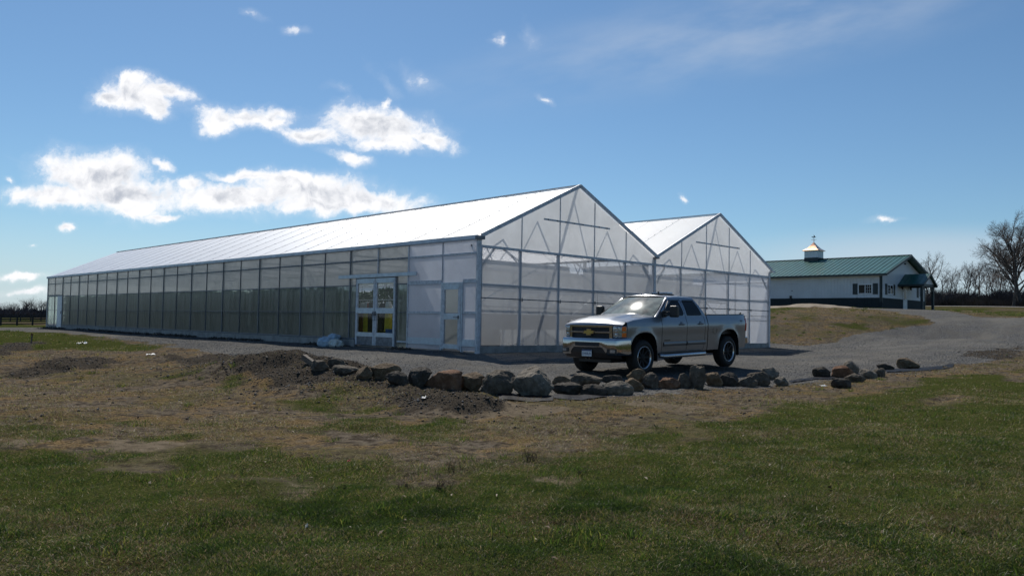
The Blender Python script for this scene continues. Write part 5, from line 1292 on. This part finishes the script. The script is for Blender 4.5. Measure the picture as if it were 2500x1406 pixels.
# ------------------------------------------------------------------ bare trees
def tree_mesh(seed, hgt, tr, spread, nb, twig, lean=(0, 0), fork=.35, minr=.004):
    r = np.random.default_rng(seed); segs = [[], []]
    def tube(lv, p, d, ln, rad, k, wob, up):
        pts_ = [p.copy()]; q = p.copy(); dd = d.copy(); n = k
        for i in range(n):
            dd = dd + r.normal(0, wob, 3) + np.array([0, 0, up]); dd /= np.linalg.norm(dd); q = q + dd*ln/n; pts_.append(q.copy())
        rr = rad*np.linspace(1, .45, n+1); segs[0 if lv < 2 else 1].append((np.array(pts_), rr, 6 if lv == 0 else 5 if lv == 1 else 3)); return np.array(pts_), rr, dd
    def grow(lv, p, d, ln, rad):
        pts_, rr, dd = tube(lv, p, d, ln, rad, (7, 6, 5, 4, 3)[min(lv, 4)], (.07, .13, .17, .2, .22)[min(lv, 4)], (.03, .06, .05, .04, .03)[min(lv, 4)])
        if lv >= twig: return
        n = nb[min(lv, len(nb)-1)]
        for i in range(n):
            t = (fork+(1-fork)*(i+r.random())/n) if lv == 0 else (.2+.8*(i+r.random())/n); k = min(int(t*(len(pts_)-1)), len(pts_)-2); f = t*(len(pts_)-1)-k
            s = pts_[k]*(1-f)+pts_[k+1]*f; dv = pts_[k+1]-pts_[k]; dv /= np.linalg.norm(dv)
            a = np.cross(dv, r.normal(size=3)); a /= np.linalg.norm(a); sp_ = spread*(.7+.6*r.random())
            nd = dv*math.cos(sp_)+a*math.sin(sp_); grow(lv+1, s, nd, ln*(.62 if lv == 0 else .55)*(1.15-.5*t if lv == 0 else 1-.35*t)*(.8+.4*r.random()), max(minr, (rr[k]*(1-f)+rr[k+1]*f)*(.62 if lv == 0 else .58)))
    grow(0, np.zeros(3), np.array([lean[0], lean[1], 1.0])/math.sqrt(1+lean[0]**2+lean[1]**2), hgt*.72, tr)
    out = []
    for S in segs:
        V = []; F = []; b = 0
        for P_, R2, n in S:
            k = len(P_); d = np.gradient(P_, axis=0); d /= np.linalg.norm(d, axis=1, keepdims=True)
            ref = np.array([1.0, 0, 0]) if abs(d[0, 0]) < .8 else np.array([0, 1.0, 0]); u = np.cross(d, ref); u /= np.linalg.norm(u, axis=1, keepdims=True); v = np.cross(d, u)
            a = np.arange(n)/n*2*math.pi; ring = P_[:, None]+(u[:, None]*np.cos(a)[None, :, None]+v[:, None]*np.sin(a)[None, :, None])*R2[:, None, None]
            V.append(ring.reshape(-1, 3)); i = np.arange(k-1)[:, None]*n; j = np.arange(n)[None]; jn = (j+1) % n
            F.append(np.stack([i+j, i+jn, i+jn+n, i+j+n], -1).reshape(-1, 4)+b); b += k*n
        out.append((np.concatenate(V), np.concatenate(F)))
    return out
PROTO = {}
for k_, a in {'tall': (11, 10, .16, .55, (9, 6, 6, 4), 4, (0, 0), .25, .007), 'round': (12, 9, .15, .8, (10, 6, 6, 4), 4, (0, 0), .25, .007), 'slim': (13, 9, .11, .5, (8, 6, 5, 4), 4, (0, 0), .3, .007),
              'many': (14, 8, .12, .6, (9, 6, 6, 3), 4, (.1, 0), .12, .007), 'big': (21, 16, .36, .72, (13, 9, 9, 9), 4, (-.02, .05), .16, .0055), 'lean': (24, 14, .27, .75, (12, 9, 9, 9), 4, (-.12, .10), .2, .0055)}.items():
    (tv, tf), (cv, cf) = tree_mesh(*a)
    t_ = thing('bare_tree', 'bare tree', 'tree'); tr_ = np_mesh('trunk', tv, tf, M['bark'], t_, True); cr = np_mesh('crown', cv, cf, M['twig'], t_); PROTO[k_] = [t_, tr_, cr, cv[:, 2].max(), False]
def place_tree(kind, px, py, D, top, label, rot, group='bare trees beyond the barn', ws=1.0):
    t_, tr_, cr, hm, used_ = PROTO[kind]
    if used_:
        n = t_.copy(); C.objects.link(n)
        for c in (tr_, cr): c2 = c.copy(); C.objects.link(c2); c2.parent = n
    else: n = t_; PROTO[kind][4] = True
    p = at_d(px, py, D); z = float(hz(p[0], p[1])); hgt = CAM[2]+float(ray(px, top)[2]/math.hypot(*ray(px, top)[:2]))*D-z
    s = hgt/hm; n.location = (p[0], p[1], z-.05); n.scale = (s*ws, s*ws, s); n.rotation_euler = (0, 0, rot); n['label'] = label; n['group'] = group; n['category'] = 'tree'
place_tree('big', 2492, 745, 118, 505, 'largest bare tree with a thick dark trunk at the right edge', 0.4)
place_tree('lean', 2474, 745, 112, 530, 'large bare tree leaning left beside the largest one', 2.9)
for a in [('tall', 2283, 742, 128, 612, 'tall many branched bare tree just right of the barn gable', .3, 1.0), ('many', 2262, 742, 122, 645, 'low bare tree half hidden behind the barn gable', 1.3, 1.0), ('slim', 2272, 742, 140, 628, 'slender bare tree close behind the tall one by the barn', 2.0, 1.0),
          ('round', 2306, 742, 120, 652, 'bare tree with forked trunk right of the porch post', .9, 1.0), ('slim', 2321, 742, 132, 646, 'thin bare tree third from the porch post', 4.1, .9), ('many', 2333, 742, 126, 655, 'short bushy bare tree left of the gap in the hedgerow', 2.2, 1.0),
          ('slim', 2350, 742, 150, 655, 'thin faint bare tree in the gap of the hedgerow', 5.1, .8), ('tall', 2362, 742, 135, 634, 'bare tree with straight trunk in the middle of the hedgerow', 3.3, .9), ('slim', 2376, 742, 128, 640, 'bare tree with twin look right of the middle of the hedgerow', .2, 1.0),
          ('round', 2392, 742, 138, 632, 'broad bare tree left of the leaning tree', 1.9, 1.0), ('many', 2408, 742, 122, 648, 'bushy bare tree under the leaning tree\'s outer limbs', 4.4, 1.1), ('tall', 2424, 742, 140, 630, 'taller bare tree behind the leaning tree\'s limbs', 5.5, 1.0),
          ('round', 2440, 742, 130, 650, 'low bare tree in front of the leaning trunk', 2.6, 1.0), ('many', 2456, 742, 142, 640, 'bare tree between the leaning tree and the largest tree', .7, 1.1), ('slim', 2505, 742, 135, 620, 'bare tree cut off by the picture edge behind the largest tree', 3.9, 1.2)]:
    place_tree(a[0], a[1], a[2], a[3], a[4], a[5], a[6], ws=a[7])
# thicket under the hedgerow, lane in front of it
def thicket(name, px0, px1, D, dd, hmax, n, seed, mt, label, lw):
    r = np.random.default_rng(seed); pxs = px0+(px1-px0)*r.random(n); Ds = D+dd*r.random(n)
    d = ray(pxs, np.full(n, 742.0)); hxy = np.hypot(d[:, 0], d[:, 1]); p = CAM+d*(Ds/hxy)[:, None]; z = hz(p[:, 0], p[:, 1])
    hh = hmax*(.35+.65*r.random(n))*(.55+.75*vnoise(pxs*.05, Ds*.1, seed)); lean = r.normal(0, .35, (n, 2))*hh[:, None]
    b = np.stack([p[:, 0], p[:, 1], z-.1], -1); t = b+np.stack([lean[:, 0], lean[:, 1], hh], -1); m_ = b*.5+t*.5+r.normal(0, .12, (n, 3))
    wd = (lw*(.5+r.random(n)))[:, None]*RT[None]
    V = np.stack([b-wd, b+wd, m_+wd*.7, m_-wd*.7, t], 1).reshape(-1, 3); i = np.arange(n)*5
    F = np.concatenate([np.stack([i, i+1, i+2], -1), np.stack([i, i+2, i+3], -1), np.stack([i+3, i+2, i+4], -1)])
    o = np_mesh(name, V, F, M[mt]); tag(o, label, 'undergrowth', None, 'stuff')
M['brush'] = mat('brown_brush', (.075, .055, .042), .95, 0, .35, .6); M['brush_dark'] = mat('dark_woods', (.075, .062, .062), .95, 0, .3, .1)
thicket('undergrowth', 2250, 2560, 114, 9, 1.25, 9000, 5, 'brush', 'brown brushwood along the foot of the hedgerow', .035)
thicket('undergrowth', 2250, 2560, 124, 26, 2.6, 7000, 6, 'brush_dark', 'dark scrub between the trunks of the hedgerow', .05)
ln = []
for px in np.linspace(2240, 2620, 60):
    row = []
    for D in (108.0, 110.5): p = at_d(px, 742, D); row.append((p[0], p[1], float(hz(p[0], p[1]))+.06))
    ln.append(row)
o = MB().grid(ln).build('lane', M['concrete']); tag(o, 'pale lane crossing the field in front of the hedgerow', 'lane', None, 'structure')
# far wood on the left
def woods(name, px0, px1, D, dd, htop, n, seed, label):
    r = np.random.default_rng(seed); Vs = []; Fs = []; b = 0
    for i in range(n):
        px = px0+(px1-px0)*r.random(); Dd = D+dd*r.random(); d = ray(px, 765.0); p = CAM+d*(Dd/math.hypot(d[0], d[1])); z = float(hz(p[0], p[1])); hgt = htop*(.7+.5*float(vnoise(np.array(px*.045), np.array(3.0), seed)))*(.75+.35*r.random())
        pr = PROTO[('tall', 'round', 'slim', 'many')[i % 4]]
        me = pr[2].data
        key = pr[2].name
        if key not in woods.cache:
            co = np.zeros(len(me.vertices)*3, np.float32); me.vertices.foreach_get('co', co); co = co.reshape(-1, 3)
            fi = np.zeros(len(me.loops), np.int32); me.loops.foreach_get('vertex_index', fi); fi = fi.reshape(-1, 4)
            tm = pr[1].data; tc = np.zeros(len(tm.vertices)*3, np.float32); tm.vertices.foreach_get('co', tc); tc = tc.reshape(-1, 3); tfi = np.zeros(len(tm.loops), np.int32); tm.loops.foreach_get('vertex_index', tfi); tfi = tfi.reshape(-1, 4)
            rk = np.random.default_rng(1).choice(len(fi), len(fi)//7, replace=False); sel = fi[rk]; u_, inv = np.unique(sel, return_inverse=True)
            woods.cache[key] = (np.concatenate([tc, co[u_]]), np.concatenate([tfi, inv.reshape(-1, 4)+len(tc)]), pr[3])
        cv, cf, hm = woods.cache[key]; a = r.random()*6.28; s = hgt/hm; ca, sa = math.cos(a), math.sin(a)
        fat = 1.0
        V = np.stack([(cv[:, 0]*ca-cv[:, 1]*sa)*s*1.25+p[0], (cv[:, 0]*sa+cv[:, 1]*ca)*s*1.25+p[1], cv[:, 2]*s+z], -1); Vs.append(V); Fs.append(cf+b); b += len(V)
    o = np_mesh(name, np.concatenate(Vs), np.concatenate(Fs), M['brush_dark']); tag(o, label, 'woods', None, 'stuff')
woods.cache = {}
woods('woods', -120, 150, 330, 90, 8.6, 90, 3, 'distant dark bare wood beyond the black fences')
def far_scrub(n, px0, px1, D, dd, hmax, seed):
    thicket('undergrowth', px0, px1, D, dd, hmax, n, seed, 'brush_dark', 'dark scrub filling the foot of the distant wood on the left', .30)
far_scrub(6000, -140, 170, 320, 60, 3.6, 9)
# black board fences across the left field
def fence(label, D, px_list, hgt, nb):
    ps = [at_d(px, 780, D) for px in px_list]; f = thing('board_fence', label, 'fence', (ps[0][0], ps[0][1], float(hz(ps[0][0], ps[0][1]))), 0, 'black board fences across the left field'); o = Vector(f.location)
    L_ = [Vector((p[0], p[1], float(hz(p[0], p[1]))))-o for p in ps]
    for p in L_: MB().box((p.x-.09, p.y-.09, p.z-.2), (p.x+.09, p.y+.09, p.z+hgt)).build('post', M['wood_black'], f)
    for k in range(nb):
        m = MB(); z = hgt*(.25+.72*k/(nb-1))
        for a_, b_ in zip(L_[:-1], L_[1:]): m.beam(a_+Vector((0, -.10, z)), b_+Vector((0, -.10, z)), .03, .14)
        m.build('board', M['wood_black'], f)
fence('nearer black four board fence across the left field', 124, [-112, -74, -36, 2, 42, 80, 117, 155], 1.32, 4)
fence('farther black board fence in front of the distant wood', 200, [-100, -75, -50, -25, 0, 25, 50, 75, 100, 125, 150], 1.4, 3)
# ------------------------------------------------------------------ grass, stones and clods
def grassmat(nm, c, trans=.35):
    m = bpy.data.materials.new(nm); m.use_nodes = True; t = NT(m.node_tree); t.nt.nodes.clear()
    co = t.n('ShaderNodeTexCoord').outputs['Object']; cc = t.mix(t.ramp(t.noise(co, 1.6, 4, .6), .3, .7), tuple(x*.65 for x in c), c)
    a = t.n('ShaderNodeBsdfDiffuse'); t.put(a.inputs[0], cc); b = t.n('ShaderNodeBsdfTranslucent'); t.put(b.inputs[0], cc); g_ = t.n('ShaderNodeBsdfGlossy'); g_.inputs[1].default_value = .45; t.put(g_.inputs[0], (.25, .25, .25))
    x = t.n('ShaderNodeMixShader'); x.inputs[0].default_value = trans; t.nt.links.new(a.outputs[0], x.inputs[1]); t.nt.links.new(b.outputs[0], x.inputs[2])
    y = t.n('ShaderNodeMixShader'); y.inputs[0].default_value = .08; t.nt.links.new(x.outputs[0], y.inputs[1]); t.nt.links.new(g_.outputs[0], y.inputs[2])
    o = t.n('ShaderNodeOutputMaterial'); t.nt.links.new(y.outputs[0], o.inputs[0]); return m
GM = [grassmat('grass_dark', (.044, .080, .013), .58), grassmat('grass_mid', (.096, .152, .026), .58), grassmat('grass_yellow', (.21, .21, .045), .58), grassmat('grass_straw', (.38, .29, .165), .5), grassmat('grass_brown', (.15, .090, .045), .45)]
def blades(name, pos, hgt, wid, lean, mi, mats, label):
    n = len(pos); r = RNG; a = r.random(n)*6.283; s = np.stack([np.cos(a), np.sin(a), np.zeros(n)], -1)*wid[:, None]
    b = r.random(n)*6.283; ld_ = np.stack([np.cos(b), np.sin(b), np.zeros(n)], -1)
    z = np.array([0, 0, 1.0]); cl = np.cos(lean)[:, None]; sl = np.sin(lean)[:, None]
    mid_ = pos+(z*cl*.95+ld_*sl*.55)*hgt[:, None]*.55; tip = pos+(z*cl*.9+ld_*sl)*hgt[:, None]
    V = np.stack([pos-s, pos+s, mid_+s*.75, mid_-s*.75, tip], 1).reshape(-1, 3); i = np.arange(n)*5
    F = np.stack([np.stack([i, i+1, i+2], -1), np.stack([i, i+2, i+3], -1), np.stack([i+3, i+2, i+4], -1)], 1).reshape(-1, 3)
    nr = np.hypot(pos[:, 0]-CAM[0], pos[:, 1]-CAM[1]) < 7.0          # bent blades close by, plain ones further off
    Vf = np.stack([pos-s, pos+s, tip], 1)[~nr].reshape(-1, 3); V5 = V.reshape(n, 5, 3)[nr].reshape(-1, 3); n5 = int(nr.sum())
    F5 = F.reshape(n, 3, 3)[:n5].reshape(-1, 3); Ff = np.arange(len(Vf)).reshape(-1, 3)+len(V5)
    o = np_mesh(name, np.concatenate([V5, Vf]), np.concatenate([F5, Ff]), mats); o.data.polygons.foreach_set('material_index', np.concatenate([np.repeat(mi[nr], 3), mi[~nr]]).astype(np.int32)); tag(o, label, 'grass', None, 'stuff')
def sector(n, r0, r1, half=R_(46)):
    r = np.sqrt(r0*r0+(r1*r1-r0*r0)*RNG.random(n)); a = yaw+half*(2*RNG.random(n)-1); return CAM[0]+r*np.sin(a), CAM[1]+r*np.cos(a), r
xs, ys, rs = [np.concatenate(v) for v in zip(*[sector(n, a, b) for n, a, b in ((620000, 4.3, 8), (480000, 8, 13), (260000, 13, 20), (110000, 20, 34), (140000, 34, 80))])]
lw = fld(lawn, xs, ys); gv = fld(g, xs, ys); sn = fld(sand, xs, ys); dk = fld(dark, xs, ys)
inside = (xs > -.1) & (xs < 2*W+.1) & (ys > -.1)
patch = fbm(xs, ys, 1.1, 4, 77); fine = fbm(xs, ys, 3.3, 3, 78)
keep = (~inside) & (RNG.random(len(xs)) < np.clip((lw*1.35+patch*.30-.05)*sstep(.05, .35, lw), 0, 1)) & (gv < .45)
x1, y1, r1 = xs[keep], ys[keep], rs[keep]; k = len(x1); pt = patch[keep]+.5*fine[keep]; far_ = np.clip((r1-20)/20, 0, 1)
hgt = (.020+.026*RNG.random(k)**1.5+.022*np.clip(pt, -.5, 1)+.035*(RNG.random(k) < .015))*(1+.010*r1)*(.45+.55*np.clip(lw[keep]*1.4, 0, 1)); u = RNG.random(k)-pt*.25+(.20*(1-lw[keep]))
u = u+.24*fbm(x1, y1, .55, 4, 55)+.70*fbm(x1, y1, 2.6, 4, 56)-.05; mi = np.where(u < .34, 0, np.where(u < .66, 1, np.where(u < .80, 2, np.where(u < 1.02, 3, 4))))
blades('grass', np.stack([x1, y1, hz(x1, y1)-.006], -1), hgt, .0010+.00026*r1, .45+.90*RNG.random(k)**1.2, mi, GM, 'short green lawn grass with yellowed tips')
xs, ys, rs = [np.concatenate(v) for v in zip(*[sector(n, a, b) for n, a, b in ((90000, 4.2, 8), (200000, 8, 13), (260000, 13, 20), (200000, 20, 36), (160000, 36, 80))])]
lw = fld(lawn, xs, ys); gv = fld(g, xs, ys); sn = fld(sand, xs, ys); dk = fld(dark, xs, ys); inside = (xs > -.1) & (xs < 2*W+.1) & (ys > -.1); patch = fbm(xs, ys, .9, 5, 91)
keep = (~inside) & (RNG.random(len(xs)) < np.clip(.52+patch*1.7-.35*lw-.75*sn-.85*dk, .04, 1)*(1-.85*sn)) & (gv < .3)
x1, y1, r1 = xs[keep], ys[keep], rs[keep]; k = len(x1); u = RNG.random(k)-.18*patch[keep]; mi = np.where(u < .04, 1, np.where(u < .28, 2, np.where(u < .74, 3, 4)))
blades('dry_grass', np.stack([x1, y1, hz(x1, y1)-.004], -1), (.028+.040*RNG.random(k))*(1+.010*r1), .0012+.00028*r1, .75+.75*RNG.random(k), mi, GM, 'flattened dry brown grass between lawn and gravel')
# taller tufts and fallen leaves scattered over the turf
tx, ty, tr0 = [np.concatenate(v) for v in zip(*[sector(n, a, b) for n, a, b in ((160, 4.3, 9), (260, 9, 16), (300, 16, 30), (1600, 38, 78))])]
ok_ = (fld(g, tx, ty) < .3) & ~((tx > -.3) & (tx < 2*W+.3) & (ty > -.3)) & (fld(sand, tx, ty) < .5) & (fld(dark, tx, ty) < .5); tx, ty, tr0 = tx[ok_], ty[ok_], tr0[ok_]
nb_ = 34; sp_ = np.repeat(.035+.07*RNG.random(len(tx)), nb_); xx = np.repeat(tx, nb_)+RNG.normal(0, 1, len(tx)*nb_)*sp_; yy = np.repeat(ty, nb_)+RNG.normal(0, 1, len(tx)*nb_)*sp_; k = len(xx)
big_ = np.repeat(.6+.8*RNG.random(len(tx)), nb_); gl = np.repeat(fld(lawn, tx, ty)+.5*RNG.random(len(tx)) > .45, nb_)
mi = np.where(gl, RNG.choice([0, 1, 1, 2], k), RNG.choice([2, 3, 3, 4], k))
blades('grass_tufts', np.stack([xx, yy, hz(xx, yy)-.006], -1), (.045+.055*RNG.random(k))*big_*(1+.012*np.repeat(tr0, nb_)), np.full(k, .0028)+.0002*np.repeat(tr0, nb_), .25+.7*RNG.random(k), mi, GM, 'taller grass tufts scattered over lawn and dry ground')
lx_, ly_, lr_ = [np.concatenate(v) for v in zip(*[sector(n, a, b) for n, a, b in ((70, 4.4, 9), (110, 9, 17), (140, 17, 28))])]
ok_ = (fld(g, lx_, ly_) < .4) & ~((lx_ > -.3) & (lx_ < 2*W+.3) & (ly_ > -.3)); lx_, ly_ = lx_[ok_], ly_[ok_]; k = len(lx_)
a_ = RNG.random(k)*6.283; ll = .012+.020*RNG.random(k); ww = ll*(.25+.3*RNG.random(k)); cz_ = hz(lx_, ly_)+.022
u_ = np.stack([np.cos(a_), np.sin(a_), RNG.normal(0, .35, k)], -1)*ll[:, None]; v_ = np.stack([-np.sin(a_), np.cos(a_), RNG.normal(0, .35, k)], -1)*ww[:, None]; c_ = np.stack([lx_, ly_, cz_], -1); up_ = np.array([0, 0, .008])
V = np.stack([c_-u_, c_-v_+up_, c_+u_, c_+v_+up_], 1).reshape(-1, 3); o = np_mesh('fallen_leaves', V, np.arange(4*k).reshape(-1, 4), [mat('dead_leaf', (.17, .115, .062), .8, 0, .3, 3), mat('pale_dead_leaf', (.26, .21, .145), .8, 0, .2, 3)])
o.data.polygons.foreach_set('material_index', RNG.choice(2, k, p=(.7, .3)).astype(np.int32)); tag(o, 'dry fallen leaves scattered over the turf', 'leaves', None, 'stuff')
OCT = np.array([[1, 0, 0], [-1, 0, 0], [0, 1, 0], [0, -1, 0], [0, 0, 1], [0, 0, -1]], float); OF = np.array([[0, 2, 4], [2, 1, 4], [1, 3, 4], [3, 0, 4], [2, 0, 5], [1, 2, 5], [3, 1, 5], [0, 3, 5]])
def stones(name, x, y, size, mats, mi, label, sink=.25):
    n = len(x); V = OCT[None]*(.55+.75*RNG.random((n, 6, 1)))+RNG.normal(0, .18, (n, 6, 3)); V[:, :, 2] *= .75; a = RNG.random(n)*6.283; c, s = np.cos(a)[:, None], np.sin(a)[:, None]
    Vx = V[:, :, 0]*c-V[:, :, 1]*s; Vy = V[:, :, 0]*s+V[:, :, 1]*c; z = hz(x, y)
    P_ = np.stack([Vx*size[:, None]+x[:, None], Vy*size[:, None]+y[:, None], V[:, :, 2]*size[:, None]+(z+size*(.5-sink))[:, None]], -1).reshape(-1, 3)
    F = (OF[None]+(np.arange(n)*6)[:, None, None]).reshape(-1, 3); o = np_mesh(name, P_, F, mats); o.data.polygons.foreach_set('material_index', np.repeat(mi, 8).astype(np.int32)); tag(o, label, 'stones', None, 'stuff')
SM = [mat('crushed_stone_dark', (.085, .086, .090), .85, 0, .2, 9), mat('crushed_stone_mid', (.13, .13, .132), .85, 0, .2, 9), mat('crushed_stone_light', (.26, .255, .245), .85, 0, .2, 9)]
xs, ys, rs = sector(240000, 13, 50); sg_ = poly_sd(xs, ys, GRAVEL); inside = (xs > -.05) & (xs < 2*W+.05) & (ys > -.05)
edge = np.exp(-((sg_-.8)/1.6)**2)
keep = (~inside) & (RNG.random(len(xs)) < np.where(sg_ > -.2, .10+.80*edge, .55*np.exp(sg_/.5))) & (RNG.random(len(xs)) < np.clip((50-rs)/14, 0, 1))
x1, y1, r1 = xs[keep], ys[keep], rs[keep]; k = len(x1)
stones('gravel', x1, y1, .006+.009*RNG.random(k)**2+.00022*r1, SM, RNG.choice(3, k, p=(.40, .42, .18)), 'loose crushed grey stone along the boulder row and the yard')
CM = [mat('soil_clod_dark', (.035, .029, .023), .95, 0, .25, 9), mat('soil_clod_mid', (.070, .058, .046), .95, 0, .25, 9), SM[1]]
xs, ys, rs = sector(520000, 12, 46, R_(38)); dk = fld(dark, xs, ys); mm_ = np.zeros(len(xs))
for m_ in MOUNDS[:N_DIRT]: mm_ = np.maximum(mm_, bump(m_, xs, ys))
keep = (RNG.random(len(xs)) < np.clip(.55*dk+.8*mm_+.035*(fld(g, xs, ys) < .3)*(fld(lawn, xs, ys) < .35), 0, .95)) & ~((xs > -.1) & (xs < 2*W+.1) & (ys > -.1)); x1, y1, r1 = xs[keep], ys[keep], rs[keep]; k = len(x1)
stones('soil_clods', x1, y1, .007+.026*RNG.random(k)**7+.011*RNG.random(k)**2, CM, RNG.choice(3, k, p=(.36, .56, .08)), 'crumbly dark soil clods on the dirt mound and bare ditch')
yy = np.sort(RNG.random(2600)*44+3.2); xx = -.04-np.abs(RNG.normal(0, .22, 2600)); kk = ((yy < D0-.1) | (yy > D1+.2)) & (fbm(yy, yy*0, .35, 3, 4) > -.25); xx, yy = xx[kk], yy[kk]
stones('soil_ridge', xx, yy, .03+.075*RNG.random(len(xx))**2, CM, RNG.choice(3, len(xx), p=(.7, .25, .05)), 'ridge of dark soil lumps along the foot of the long side wall')
